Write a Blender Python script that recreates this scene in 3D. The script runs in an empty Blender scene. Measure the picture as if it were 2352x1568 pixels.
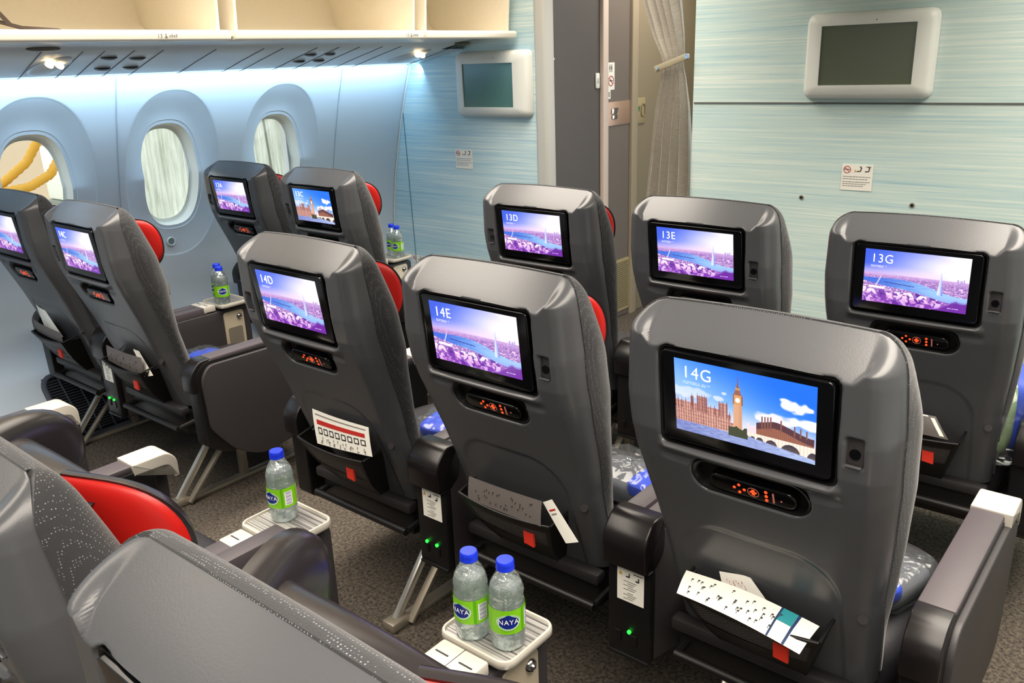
import bpy, bmesh, math, random
import numpy as np
from mathutils import Vector, Matrix

# ------------------------------------------------------------------ camera, world, lights
SC = bpy.context.scene
COL = SC.collection
PI = math.pi
random.seed(7)

def _cam():
    f, yaw, pit, roll = 1932.1, 0.699, 0.323, -0.037
    F = Vector((-math.sin(yaw)*math.cos(pit), math.cos(yaw)*math.cos(pit), -math.sin(pit)))
    r = Vector((math.cos(yaw), math.sin(yaw), 0)); u = r.cross(F)
    c, s = math.cos(roll), math.sin(roll)
    Rt = r*c + u*s; U = -r*s + u*c
    cd = bpy.data.cameras.new('camera'); co = bpy.data.objects.new('camera', cd); COL.objects.link(co)
    cd.sensor_width = 36; cd.lens = f/2352*36; cd.clip_start = 0.02; cd.clip_end = 200
    M = Matrix((Rt, U, -F)).transposed().to_4x4(); M.translation = Vector((1.112, -1.188, 1.524))
    co.matrix_world = M
    SC.camera = co
_cam()

wd = bpy.data.worlds.new('world'); SC.world = wd; wd.use_nodes = True
wd.node_tree.nodes['Background'].inputs[0].default_value = (0.93, 0.97, 1.0, 1)
wd.node_tree.nodes['Background'].inputs[1].default_value = 1.3

def area(name, loc, rot, sx, sy, energy, color, spread=PI):
    l = bpy.data.lights.new(name, 'AREA'); l.shape = 'RECTANGLE'; l.size = sx; l.size_y = sy
    l.energy = energy; l.color = color; l.spread = spread
    o = bpy.data.objects.new(name, l); COL.objects.link(o); o.location = loc; o.rotation_euler = rot
    return o
WARM = (1.0, 0.90, 0.78)
# ceiling wash along both aisles (above the frame), cove wash along the window wall
area('ceiling_wash_light', (-1.10, 0.0, 2.22), (0, 0, 0), 1.0, 4.4, 62, WARM, 2.3)
area('ceiling_wash_light', (1.10, 0.0, 2.22), (0, 0, 0), 1.0, 4.4, 66, WARM, 2.3)
area('cove_light', (-2.43, 0.5, 1.50), (0, math.radians(55), 0), 0.03, 4.4, 6.8, (0.50, 0.76, 1.0))
area('corridor_light', (-1.15, 3.2, 2.15), (0, 0, 0), 0.5, 0.8, 7, WARM)

SC.view_settings.view_transform = 'Standard'; SC.view_settings.look = 'None'
SC.view_settings.exposure = 0.75; SC.view_settings.gamma = 1.0
SC.view_settings.use_curve_mapping = False

# ------------------------------------------------------------------ materials
def s2l(c):
    return tuple(((x/255)/12.92 if x/255 <= 0.04045 else ((x/255+0.055)/1.055)**2.4) for x in c)
MATS = {}
def mat(name, rgb=None, rough=0.5, metal=0.0, spec=0.5, emit=None, es=1.0, bump=None, trans=0, ior=1.45, coat=0, sheen=0, mottle=0):
    if name in MATS: return MATS[name]
    m = bpy.data.materials.new(name); m.use_nodes = True; nt = m.node_tree
    p = nt.nodes['Principled BSDF']
    if rgb: p.inputs['Base Color'].default_value = (*s2l(rgb), 1)
    p.inputs['Roughness'].default_value = rough; p.inputs['Metallic'].default_value = metal
    p.inputs['Specular IOR Level'].default_value = spec
    p.inputs['Transmission Weight'].default_value = trans; p.inputs['IOR'].default_value = ior
    p.inputs['Coat Weight'].default_value = coat; p.inputs['Sheen Weight'].default_value = sheen
    if emit:
        p.inputs['Emission Color'].default_value = (*s2l(emit), 1); p.inputs['Emission Strength'].default_value = es
    if bump or mottle:
        tc = nt.nodes.new('ShaderNodeTexCoord')
        n = nt.nodes.new('ShaderNodeTexNoise'); n.inputs['Scale'].default_value = bump[0] if bump else 60
        n.inputs['Detail'].default_value = 3
        nt.links.new(tc.outputs['Object'], n.inputs['Vector'])
        if bump:
            b = nt.nodes.new('ShaderNodeBump'); b.inputs['Strength'].default_value = bump[1]; b.inputs['Distance'].default_value = 0.001
            nt.links.new(n.outputs['Fac'], b.inputs['Height']); nt.links.new(b.outputs['Normal'], p.inputs['Normal'])
        if mottle:
            mx = nt.nodes.new('ShaderNodeMix'); mx.data_type = 'RGBA'
            c = s2l(rgb)
            mx.inputs[6].default_value = (*[v*(1-mottle) for v in c], 1); mx.inputs[7].default_value = (*[min(1, v*(1+mottle)) for v in c], 1)
            nt.links.new(n.outputs['Fac'], mx.inputs[0]); nt.links.new(mx.outputs[2], p.inputs['Base Color'])
    MATS[name] = m
    return m
SHELL = mat('grey_shell_plastic', (75, 76, 79), 0.29, spec=0.6, bump=(420, 0.12))
BLACK = mat('black_plastic', (17, 16, 17), 0.42, bump=(300, 0.1))
GLOSSB = mat('gloss_black', (8, 8, 10), 0.12)
DARK = mat('dark_grey_plastic', (54, 51, 53), 0.45, bump=(500, 0.15))
PAD = mat('armrest_pad', (74, 68, 72), 0.5, bump=(400, 0.2))
CREAM = mat('cream_plastic', (188, 183, 172), 0.4)
LEATHER = mat('black_leather', (36, 32, 34), 0.24, spec=0.8, bump=(30, 0.25))
RED = mat('red_leather', (178, 24, 18), 0.38, bump=(45, 0.4))
SEATF = mat('seat_cushion_leather', (44, 43, 47), 0.5, bump=(150, 0.3))
SILVER = mat('brushed_silver', (206, 204, 196), 0.32, metal=0.85)
ALU = mat('grey_aluminium', (160, 152, 138), 0.45, metal=0.7)
PLATE = mat('champagne_plate', (206, 194, 170), 0.35, metal=0.4)
WHITE = mat('white_card', (240, 238, 229), 0.5)
GREYINK = mat('grey_ink', (128, 126, 120), 0.6)
INK = mat('black_ink', (40, 40, 42), 0.6)
REDINK = mat('red_ink', (186, 40, 34), 0.6)
TAG = mat('red_fabric_tag', (214, 52, 34), 0.6)
LEDG = mat('green_led', (20, 160, 40), 0.4, emit=(40, 255, 60), es=1.8)
LEDR = mat('orange_led', (160, 40, 20), 0.4, emit=(255, 72, 30), es=1.0)
LEDD = mat('dim_led', (120, 60, 50), 0.4, emit=(190, 110, 95), es=0.3)
CHROME = mat('chrome', (200, 198, 195), 0.15, metal=1.0)
BLUECAP = mat('blue_cap', (18, 48, 205), 0.35)
LIME = mat('lime_label', (124, 196, 20), 0.35)
LIMED = mat('dark_lime_label', (88, 168, 8), 0.35)
NAVY = mat('navy_badge', (14, 36, 128), 0.35)
PALEB = mat('pale_blue_badge', (190, 226, 190), 0.35)
PRINTW = mat('printed_white', (245, 245, 245), 0.4)
VIOL = mat('violet_ink', (96, 84, 150), 0.5)
BLUEF = mat('blue_fabric', (24, 66, 200), 0.55, bump=(120, 0.3))
GREYF = mat('grey_fleece', (84, 86, 92), 0.9, bump=(200, 0.6))
GREENF = mat('pale_green_fleece', (150, 176, 130), 0.9, bump=(200, 0.6))
BINC = mat('bin_cream', (240, 234, 220), 0.4)
BINI = mat('bin_interior', (248, 238, 216), 0.55, mottle=0.03)
WALLP = mat('sidewall_panel', (212, 221, 228), 0.42)
PSUM = mat('service_panel_grey', (208, 215, 219), 0.45)
MONW = mat('monitor_white', (226, 228, 222), 0.38)
DOORG = mat('lavatory_grey', (80, 75, 72), 0.55, mottle=0.05)
DOORB = mat('lavatory_brown', (110, 100, 92), 0.5, mottle=0.04)
BEIGE = mat('beige_wall', (140, 128, 106), 0.55)
POST = mat('post_grey', (186, 186, 180), 0.4)
POSTB = mat('post_beige', (206, 188, 176), 0.4)
TIN = mat('grille_dark', (70, 74, 84), 0.5)
MESHM = mat('pocket_mesh', (60, 58, 60), 0.6)

def fabric_mat():
    m = bpy.data.materials.new('speckled_charcoal_fabric'); m.use_nodes = True; nt = m.node_tree; p = nt.nodes['Principled BSDF']
    tc = nt.nodes.new('ShaderNodeTexCoord'); v = nt.nodes.new('ShaderNodeTexVoronoi'); v.inputs['Scale'].default_value = 270; v.inputs['Randomness'].default_value = 0.3
    nt.links.new(tc.outputs['Object'], v.inputs['Vector'])
    lt = nt.nodes.new('ShaderNodeMath'); lt.operation = 'LESS_THAN'; lt.inputs[1].default_value = 0.21
    nt.links.new(v.outputs['Distance'], lt.inputs[0])
    mx = nt.nodes.new('ShaderNodeMix'); mx.data_type = 'RGBA'
    mx.inputs[6].default_value = (*s2l((33, 34, 37)), 1); mx.inputs[7].default_value = (*s2l((118, 120, 127)), 1)
    nt.links.new(lt.outputs[0], mx.inputs[0]); nt.links.new(mx.outputs[2], p.inputs['Base Color'])
    p.inputs['Roughness'].default_value = 0.85; p.inputs['Sheen Weight'].default_value = 0.25
    n = nt.nodes.new('ShaderNodeTexNoise'); n.inputs['Scale'].default_value = 600; nt.links.new(tc.outputs['Object'], n.inputs['Vector'])
    b = nt.nodes.new('ShaderNodeBump'); b.inputs['Strength'].default_value = 0.5; b.inputs['Distance'].default_value = 0.001
    nt.links.new(n.outputs['Fac'], b.inputs['Height']); nt.links.new(b.outputs['Normal'], p.inputs['Normal'])
    return m
FABRIC = fabric_mat()

def streak_mat(name, cols, rough=0.4, vert=None):
    m = bpy.data.materials.new(name); m.use_nodes = True; nt = m.node_tree; p = nt.nodes['Principled BSDF']
    tc = nt.nodes.new('ShaderNodeTexCoord')
    def nz(sx, sz, scale, det):
        mp = nt.nodes.new('ShaderNodeMapping'); mp.inputs['Scale'].default_value = (sx, 1, sz) if not vert else (1, vert[0]*sz/55, vert[1])
        nt.links.new(tc.outputs['Object'], mp.inputs['Vector'])
        n = nt.nodes.new('ShaderNodeTexNoise'); n.inputs['Scale'].default_value = scale; n.inputs['Detail'].default_value = det
        n.inputs['Roughness'].default_value = 0.65
        nt.links.new(mp.outputs[0], n.inputs['Vector']); return n
    a = nz(1.0, 80, 1.6, 5); b = nz(1.6, 210, 2.0, 3); c = nz(0.5, 5, 1.2, 2)
    ad = nt.nodes.new('ShaderNodeMath'); ad.operation = 'MULTIPLY_ADD'; ad.inputs[1].default_value = 0.5
    nt.links.new(a.outputs['Fac'], ad.inputs[0])
    m2 = nt.nodes.new('ShaderNodeMath'); m2.operation = 'MULTIPLY'; m2.inputs[1].default_value = 0.3
    nt.links.new(b.outputs['Fac'], m2.inputs[0])
    m3 = nt.nodes.new('ShaderNodeMath'); m3.operation = 'MULTIPLY_ADD'; m3.inputs[1].default_value = 0.2
    nt.links.new(c.outputs['Fac'], m3.inputs[0]); nt.links.new(m2.outputs[0], m3.inputs[2]); nt.links.new(m3.outputs[0], ad.inputs[2])
    cr = nt.nodes.new('ShaderNodeValToRGB'); e = cr.color_ramp.elements
    e[0].position = 0.34; e[0].color = (*s2l(cols[0]), 1); e[1].position = 0.66; e[1].color = (*s2l(cols[3]), 1)
    k = e.new(0.44); k.color = (*s2l(cols[1]), 1); k = e.new(0.53); k.color = (*s2l(cols[2]), 1)
    nt.links.new(ad.outputs[0], cr.inputs[0]); nt.links.new(cr.outputs[0], p.inputs['Base Color'])
    p.inputs['Roughness'].default_value = rough
    return m
BULK_C = streak_mat('bulkhead_streaks', [(150, 190, 206), (190, 216, 216), (206, 224, 218), (240, 246, 238)])
BULK_L = streak_mat('bulkhead_streaks_cove_tint', [(136, 184, 208), (176, 210, 222), (202, 224, 226), (238, 246, 242)])  # left bulkhead copy carries the cove light's blue tint in its colours

def carpet_mat():
    m = bpy.data.materials.new('carpet_brown'); m.use_nodes = True; nt = m.node_tree; p = nt.nodes['Principled BSDF']
    tc = nt.nodes.new('ShaderNodeTexCoord'); n = nt.nodes.new('ShaderNodeTexNoise'); n.inputs['Scale'].default_value = 95; n.inputs['Detail'].default_value = 4
    n.inputs['Roughness'].default_value = 0.8
    nt.links.new(tc.outputs['Object'], n.inputs['Vector'])
    cr = nt.nodes.new('ShaderNodeValToRGB'); e = cr.color_ramp.elements
    e[0].position = 0.38; e[0].color = (*s2l((32, 29, 27)), 1); e[1].position = 0.66; e[1].color = (*s2l((106, 96, 83)), 1)
    nt.links.new(n.outputs['Fac'], cr.inputs[0]); nt.links.new(cr.outputs[0], p.inputs['Base Color'])
    p.inputs['Roughness'].default_value = 0.95
    b = nt.nodes.new('ShaderNodeBump'); b.inputs['Strength'].default_value = 0.8; b.inputs['Distance'].default_value = 0.004
    nt.links.new(n.outputs['Fac'], b.inputs['Height']); nt.links.new(b.outputs['Normal'], p.inputs['Normal'])
    return m
CARPET = carpet_mat()

def curtain_mat():
    m = bpy.data.materials.new('woven_curtain'); m.use_nodes = True; nt = m.node_tree; p = nt.nodes['Principled BSDF']
    tc = nt.nodes.new('ShaderNodeTexCoord'); mp = nt.nodes.new('ShaderNodeMapping'); mp.inputs['Scale'].default_value = (20, 20, 260)
    nt.links.new(tc.outputs['Object'], mp.inputs['Vector'])
    n = nt.nodes.new('ShaderNodeTexNoise'); n.inputs['Scale'].default_value = 1.5; nt.links.new(mp.outputs[0], n.inputs['Vector'])
    mx = nt.nodes.new('ShaderNodeMix'); mx.data_type = 'RGBA'; mx.inputs[6].default_value = (*s2l((160, 153, 142)), 1); mx.inputs[7].default_value = (*s2l((214, 209, 198)), 1)
    nt.links.new(n.outputs['Fac'], mx.inputs[0]); nt.links.new(mx.outputs[2], p.inputs['Base Color']); p.inputs['Roughness'].default_value = 0.85
    return m
CURT = curtain_mat()

def ribbed_tray_mat():
    m = bpy.data.materials.new('ribbed_tray_metal'); m.use_nodes = True; nt = m.node_tree; p = nt.nodes['Principled BSDF']
    tc = nt.nodes.new('ShaderNodeTexCoord'); mp = nt.nodes.new('ShaderNodeMapping'); mp.inputs['Scale'].default_value = (4, 320, 1)
    nt.links.new(tc.outputs['Object'], mp.inputs['Vector'])
    n = nt.nodes.new('ShaderNodeTexNoise'); n.inputs['Scale'].default_value = 1.0; n.inputs['Detail'].default_value = 2; nt.links.new(mp.outputs[0], n.inputs['Vector'])
    cr = nt.nodes.new('ShaderNodeValToRGB'); e = cr.color_ramp.elements
    e[0].position = 0.35; e[0].color = (*s2l((96, 94, 92)), 1); e[1].position = 0.6; e[1].color = (*s2l((188, 186, 180)), 1)
    nt.links.new(n.outputs['Fac'], cr.inputs[0]); nt.links.new(cr.outputs[0], p.inputs['Base Color'])
    p.inputs['Metallic'].default_value = 0.4; p.inputs['Roughness'].default_value = 0.3
    return m
TRAYM = ribbed_tray_mat()

def clear_mat(name, tint, gl=0.12, rough=0.05, bumps=None, body=0.0, fz=0.6):
    m = bpy.data.materials.new(name); m.use_nodes = True; nt = m.node_tree; nt.nodes.remove(nt.nodes['Principled BSDF'])
    out = nt.nodes['Material Output']
    t = nt.nodes.new('ShaderNodeBsdfTransparent'); t.inputs[0].default_value = (*tint, 1)
    g = nt.nodes.new('ShaderNodeBsdfGlossy'); g.inputs['Roughness'].default_value = rough; g.inputs[0].default_value = (1, 1, 1, 1)
    fr = nt.nodes.new('ShaderNodeLayerWeight'); fr.inputs[0].default_value = 0.35
    ma = nt.nodes.new('ShaderNodeMath'); ma.operation = 'MULTIPLY_ADD'; ma.inputs[1].default_value = fz; ma.inputs[2].default_value = gl; ma.use_clamp = True
    nt.links.new(fr.outputs['Fresnel'], ma.inputs[0])
    mx = nt.nodes.new('ShaderNodeMixShader'); nt.links.new(ma.outputs[0], mx.inputs[0]); nt.links.new(t.outputs[0], mx.inputs[1]); nt.links.new(g.outputs[0], mx.inputs[2])
    last = mx
    if body:
        d = nt.nodes.new('ShaderNodeBsdfDiffuse'); d.inputs[0].default_value = (0.8, 0.85, 0.85, 1)
        m2 = nt.nodes.new('ShaderNodeMixShader'); m2.inputs[0].default_value = body
        nt.links.new(mx.outputs[0], m2.inputs[1]); nt.links.new(d.outputs[0], m2.inputs[2]); last = m2
    nt.links.new(last.outputs[0], out.inputs[0])
    if bumps:
        tc = nt.nodes.new('ShaderNodeTexCoord'); n = nt.nodes.new('ShaderNodeTexNoise'); n.inputs['Scale'].default_value = bumps[0]; n.inputs['Detail'].default_value = 2
        nt.links.new(tc.outputs['Object'], n.inputs['Vector'])
        b = nt.nodes.new('ShaderNodeBump'); b.inputs['Strength'].default_value = 1.0; b.inputs['Distance'].default_value = bumps[1]
        nt.links.new(n.outputs['Fac'], b.inputs['Height']); nt.links.new(b.outputs['Normal'], g.inputs['Normal']); nt.links.new(b.outputs['Normal'], fr.inputs['Normal'])
    return m
PET = clear_mat('clear_bottle_plastic', (0.94, 0.97, 0.96), 0.10, 0.06, (60, 0.004))
WRAP = clear_mat('clear_plastic_wrap', (0.9, 0.92, 0.93), 0.04, 0.14, (22, 0.009), 0.02, 0.35)
WATER = clear_mat('water', (0.90, 0.95, 0.94), 0.06, 0.03, (70, 0.006), 0.28)  # white diffuse share brightens the water in place of refracted light
GLASSW = clear_mat('window_pane_glass', (0.93, 0.97, 0.95), 0.03, 0.02)

def vcol_emit(name, strength):
    m = bpy.data.materials.new(name); m.use_nodes = True; nt = m.node_tree; p = nt.nodes['Principled BSDF']
    a = nt.nodes.new('ShaderNodeAttribute'); a.attribute_name = 'pic'
    p.inputs['Base Color'].default_value = (0.01, 0.01, 0.012, 1); p.inputs['Roughness'].default_value = 0.12
    nt.links.new(a.outputs['Color'], p.inputs['Emission Color']); p.inputs['Emission Strength'].default_value = strength
    return m
LCD = vcol_emit('lit_screen', 0.78)

# ------------------------------------------------------------------ mesh helpers
def finish(name, me, m=None, smooth=True, sharp=40):
    if m is not None:
        for x in (m if isinstance(m, (list, tuple)) else [m]): me.materials.append(x)
    if smooth:
        me.polygons.foreach_set('use_smooth', [True]*len(me.polygons))
        if sharp: me.set_sharp_from_angle(angle=math.radians(sharp))
    me.name = name
    return me
class MB:
    """collects shapes into one mesh"""
    def __init__(s): s.v = []; s.f = []; s.mi = []; s.cur = 0
    def add(s, vs, fs, M=None):
        o = len(s.v)
        s.v += [tuple(M @ Vector(p)) if M is not None else tuple(p) for p in vs]
        s.f += [tuple(i+o for i in f) for f in fs]; s.mi += [s.cur]*len(fs); return s
    def box(s, x0, x1, y0, y1, z0, z1, b=0.0, M=None, seg=2):
        bm = bmesh.new(); bmesh.ops.create_cube(bm, size=1)
        for v in bm.verts: v.co = Vector(((x0+x1)/2+v.co.x*(x1-x0), (y0+y1)/2+v.co.y*(y1-y0), (z0+z1)/2+v.co.z*(z1-z0)))
        if b > 0: bmesh.ops.bevel(bm, geom=bm.edges[:]+bm.verts[:], offset=b, segments=seg, profile=0.5, affect='EDGES')
        return s.bm(bm, M)
    def bm(s, bm, M=None):
        bm.verts.index_update()
        s.add([v.co[:] for v in bm.verts], [[v.index for v in f.verts] for f in bm.faces], M); bm.free(); return s
    def prism(s, poly, axis, a, b, bev=0.0, M=None, seg=3):
        """poly: list of 2D points; axis: 'x','y','z' extrude from a to b"""
        bm = bmesh.new()
        def P(p, t): return {'x': (t, p[0], p[1]), 'y': (p[0], t, p[1]), 'z': (p[0], p[1], t)}[axis]
        vs = [bm.verts.new(P(p, a)) for p in poly]; f = bm.faces.new(vs)
        r = bmesh.ops.extrude_face_region(bm, geom=[f])
        d = Vector(P((0, 0), b-a))
        for v in r['geom']:
            if isinstance(v, bmesh.types.BMVert): v.co += d
        bmesh.ops.recalc_face_normals(bm, faces=bm.faces[:])
        if bev > 0:
            caps = [e for e in bm.edges if abs((e.verts[0].co-e.verts[1].co).dot(d)) < 1e-9]
            bmesh.ops.bevel(bm, geom=caps, offset=bev, segments=seg, profile=0.5, affect='EDGES')
        return s.bm(bm, M)
    def lathe(s, prof, n=32, M=None):
        vs = []; fs = []
        for r, z in prof:
            for i in range(n): a = 2*PI*i/n; vs.append((r*math.cos(a), r*math.sin(a), z))
        for j in range(len(prof)-1):
            for i in range(n): fs.append((j*n+i, j*n+(i+1) % n, (j+1)*n+(i+1) % n, (j+1)*n+i))
        return s.add(vs, fs, M)
    def tube(s, pts, r, n=10, M=None, caps=True, flat=1.0):
        pts = [Vector(p) for p in pts]; vs = []; fs = []
        prev = None
        for i, p in enumerate(pts):
            t = (pts[min(i+1, len(pts)-1)]-pts[max(i-1, 0)]).normalized()
            if prev is None:
                up = Vector((0, 0, 1)) if abs(t.z) < 0.9 else Vector((1, 0, 0)); a = t.cross(up).normalized()
            else: a = (prev - t*prev.dot(t)).normalized()
            prev = a; b = t.cross(a)
            rr = r[i] if isinstance(r, (list, tuple)) else r
            for k in range(n): w = 2*PI*k/n; vs.append(tuple(p+a*math.cos(w)*rr+b*math.sin(w)*rr*flat))
        for j in range(len(pts)-1):
            for k in range(n): fs.append((j*n+k, j*n+(k+1) % n, (j+1)*n+(k+1) % n, (j+1)*n+k))
        if caps: fs.append(tuple(range(n))[::-1]); fs.append(tuple(range((len(pts)-1)*n, len(pts)*n)))
        return s.add(vs, fs, M)
    def grid(s, P, M=None, flip=False, closed=False):
        """P: rows of points"""
        nr, nc = len(P), len(P[0]); vs = [tuple(p) for row in P for p in row]; fs = []
        for j in range(nr-1):
            for i in range(nc if closed else nc-1):
                i2 = (i+1) % nc; q = (j*nc+i, j*nc+i2, (j+1)*nc+i2, (j+1)*nc+i)
                fs.append(q[::-1] if flip else q)
        return s.add(vs, fs, M)
    def disc(s, c, r, axis, h, n=24, M=None):
        """short cylinder; axis vector"""
        ax = Vector(axis).normalized(); c = Vector(c)
        return s.tube([c-ax*h/2, c+ax*h/2], r, n, M)
    def build(s, name, m=None, parent=None, loc=None, smooth=True, sharp=35):
        me = bpy.data.meshes.new(name); me.from_pydata(s.v, [], s.f)
        finish(name, me, m, smooth, sharp)
        if isinstance(m, (list, tuple)): me.polygons.foreach_set('material_index', s.mi)
        return obj(name, me, parent, loc)
def obj(name, me, parent=None, loc=None):
    o = bpy.data.objects.new(name, me); COL.objects.link(o)
    if parent is not None: o.parent = parent
    if loc is not None: o.location = loc
    return o
def tag(o, label=None, cat=None, group=None, kind=None):
    if label: o['label'] = label
    if cat: o['category'] = cat
    if group: o['group'] = group
    if kind: o['kind'] = kind
    return o
def thing(name, loc=(0, 0, 0), label=None, cat=None, group=None, rz=0):
    o = bpy.data.objects.new(name, None); COL.objects.link(o); o.location = loc; o.rotation_euler = (0, 0, rz)
    o.empty_display_size = 0.05
    return tag(o, label, cat, group)
def struct(name, mb, m, **k):
    o = mb.build(name, m, **k); o['kind'] = 'structure'; return o
def rrect(w, h, r, n=6, cx=0, cy=0):
    P = []
    for (sx, sy, a0) in ((1, 1, 0), (-1, 1, 90), (-1, -1, 180), (1, -1, 270)):
        for i in range(n+1):
            a = math.radians(a0+90*i/n); P.append((cx+sx*(w/2-r)+r*math.cos(a), cy+sy*(h/2-r)+r*math.sin(a)))
    return P
def roundpoly(pts, r, n=5):
    out = []; N = len(pts)
    for i in range(N):
        p = Vector(pts[i]); a = Vector(pts[i-1])-p; b = Vector(pts[(i+1) % N])-p
        rr = r[i] if isinstance(r, (list, tuple)) else r
        d = min(rr, a.length*0.45, b.length*0.45); A = p+a.normalized()*d; B = p+b.normalized()*d
        for k in range(n+1):
            t = k/n; out.append(tuple(A*(1-t)**2+p*2*t*(1-t)+B*t*t))
    return out
def text_mesh(txt, size, depth=0.0004, align='LEFT'):
    cu = bpy.data.curves.new('txt', 'FONT'); cu.body = txt; cu.size = size; cu.extrude = depth; cu.align_x = align; cu.space_character = 1.12; cu.offset = -0.00035 if size > .03 else 0
    cu.resolution_u = 6
    o = bpy.data.objects.new('txt', cu); COL.objects.link(o)
    dg = bpy.context.evaluated_depsgraph_get(); me = bpy.data.meshes.new_from_object(o.evaluated_get(dg))
    bpy.data.objects.remove(o); bpy.data.curves.remove(cu)
    return me
CACHE = {}
def cached(key, fn):
    if key not in CACHE: CACHE[key] = fn()
    return CACHE[key]
def meshonly(mb, name, m, smooth=True, sharp=35):
    me = bpy.data.meshes.new(name); me.from_pydata(mb.v, [], mb.f); finish(name, me, m, smooth, sharp)
    if isinstance(m, (list, tuple)): me.polygons.foreach_set('material_index', mb.mi)
    return me
def interp(z, tab): return np.interp(z, [t[0] for t in tab], [t[1] for t in tab])
def sst(a, b, x):
    t = np.clip((x-a)/(b-a), 0, 1); return t*t*(3-2*t)

# ------------------------------------------------------------------ pictures on the screens
NX, NY = 400, 225
def lerpc(a, b, t): return a*(1-t[..., None])+b*t[..., None]
def C3(*c): return np.array(c, float)
def hashn(a, b, seed=0): 
    v = np.sin(a*12.9898+b*78.233+seed*37.719)*43758.5453; return v-np.floor(v)
def vnoise(x, y, seed=0):
    xi, yi = np.floor(x), np.floor(y); fx, fy = x-xi, y-yi; fx = fx*fx*(3-2*fx); fy = fy*fy*(3-2*fy)
    h = lambda i, j: hashn(xi+i, yi+j, seed)
    return (h(0, 0)*(1-fx)+h(1, 0)*fx)*(1-fy)+(h(0, 1)*(1-fx)+h(1, 1)*fx)*fy
def pic_city():
    U, V = np.meshgrid(np.linspace(0, 1, NX), np.linspace(0, 1, NY))
    sky = lerpc(C3(62, 92, 214), C3(236, 226, 250), sst(0.05, 0.95, U*0.9+ (1-V)*0.55))
    sky = lerpc(sky, C3(236, 200, 232), sst(0.75, 0.55, V)*0.6)
    sky = lerpc(sky, C3(250, 246, 255), sst(0.45, 0.75, vnoise(U*3+V*2, V*5, 3))*sst(0.2, 0.9, U)*0.6)
    img = sky
    hz = 0.56
    n1 = hashn(np.floor(U*150), np.floor(V*110), 1); n2 = hashn(np.floor(U*60), np.floor(V*75), 2); n3 = vnoise(U*9, V*14, 5)
    d = np.clip((hz-V)/hz, 0, 1)
    city = lerpc(C3(198, 158, 206), C3(92, 52, 150), np.clip(n1*0.6+n2*0.4-0.15+d*0.25, 0, 1))
    city = lerpc(city, C3(255, 226, 236), (n2 > 0.82)*0.75*sst(0.0, 0.25, d))
    city = lerpc(city, C3(214, 178, 222), sst(0.16, 0.0, d)*0.7)
    m = (V < hz); img = np.where(m[..., None], city, img)
    # river: from the far left bank, bending towards lower right
    rc = 0.43-0.02*np.sin(U*9)-0.20*sst(0.12, 1.0, U); rw = 0.035+0.035*np.sin(np.clip(U, 0, 1)*PI)+0.02*sst(0.0, .3, U)
    rm = (np.abs(V-rc) < rw) & (V < hz)
    riv = lerpc(C3(66, 104, 206), C3(150, 190, 232), sst(0.1, 0.9, U+0.15*vnoise(U*20, V*60, 8)))
    img = np.where(rm[..., None], riv, img)
    br = (np.abs(U-(0.15+0.25*(V-rc))) < 0.006) & (np.abs(V-rc) < rw+0.03); img = np.where(br[..., None], C3(206, 196, 236), img)
    br = (np.abs(V-(0.405-0.10*(U-0.2))) < 0.006) & (U > .2) & (U < .5); img = np.where(br[..., None], C3(40, 52, 130), img)
    # bright foreground roofs
    for k in range(90):
        cx, cy = random.random()*0.75, random.random()*0.22; w, h = 0.008+0.02*random.random(), 0.012+0.05*random.random()
        s = random.uniform(-.6, .6)
        q = (np.abs(U-cx-s*(V-cy)) < w) & (np.abs(V-cy) < h) & (V < rc-rw)
        img = np.where(q[..., None], C3(*random.choice([(255, 226, 238), (232, 176, 214), (120, 66, 160), (255, 244, 250), (84, 44, 140)])), img)
    q = (np.abs(V-(0.30-0.05*U)) < 0.02) & (U > .06) & (U < .22); img = np.where(q[..., None], C3(255, 238, 244), img)
    q = sst(0.02, -0.05, V-(0.22-0.9*(0.9-U)*(U < .9)-0.15*(U-.9)*(U > .9)-.03*vnoise(U*30, V*0, 4)))*(U > .66)
    img = lerpc(img, C3(92, 34, 138), np.clip(q, 0, 1)*0.9)
    img = lerpc(img, C3(128, 40, 178), sst(0.30, 0.0, V)*0.42)
    # tall glass spire
    t = (0.70-V)/0.42; q = (V > 0.28) & (V < 0.70) & (np.abs(U-0.745) < 0.002+0.026*np.clip(t, 0, 1))
    img = np.where(q[..., None], lerpc(C3(206, 214, 250), C3(120, 130, 210), sst(0.735, 0.77, U)), img)
    for cx, w, h in ((0.90, .008, .60), (0.93, .01, .59), (0.955, .006, .61)):
        q = (np.abs(U-cx) < w) & (V < h) & (V > .5); img = np.where(q[..., None], C3(176, 150, 206), img)
    for i, y in enumerate((0.700, 0.678)): 
        q = (np.abs(V-y) < 0.004) & (U > 0.065) & (U < 0.22-0.03*i) & (hashn(np.floor(U*140), 0*V, i) > .25); img = np.where(q[..., None], C3(235, 235, 255), img)
    q = (np.abs(V-0.065) < 0.004) & (U > 0.82) & (U < 0.94) & (hashn(np.floor(U*140), 0*V, 5) > .3); img = np.where(q[..., None], C3(235, 215, 255), img)
    return img
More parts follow.
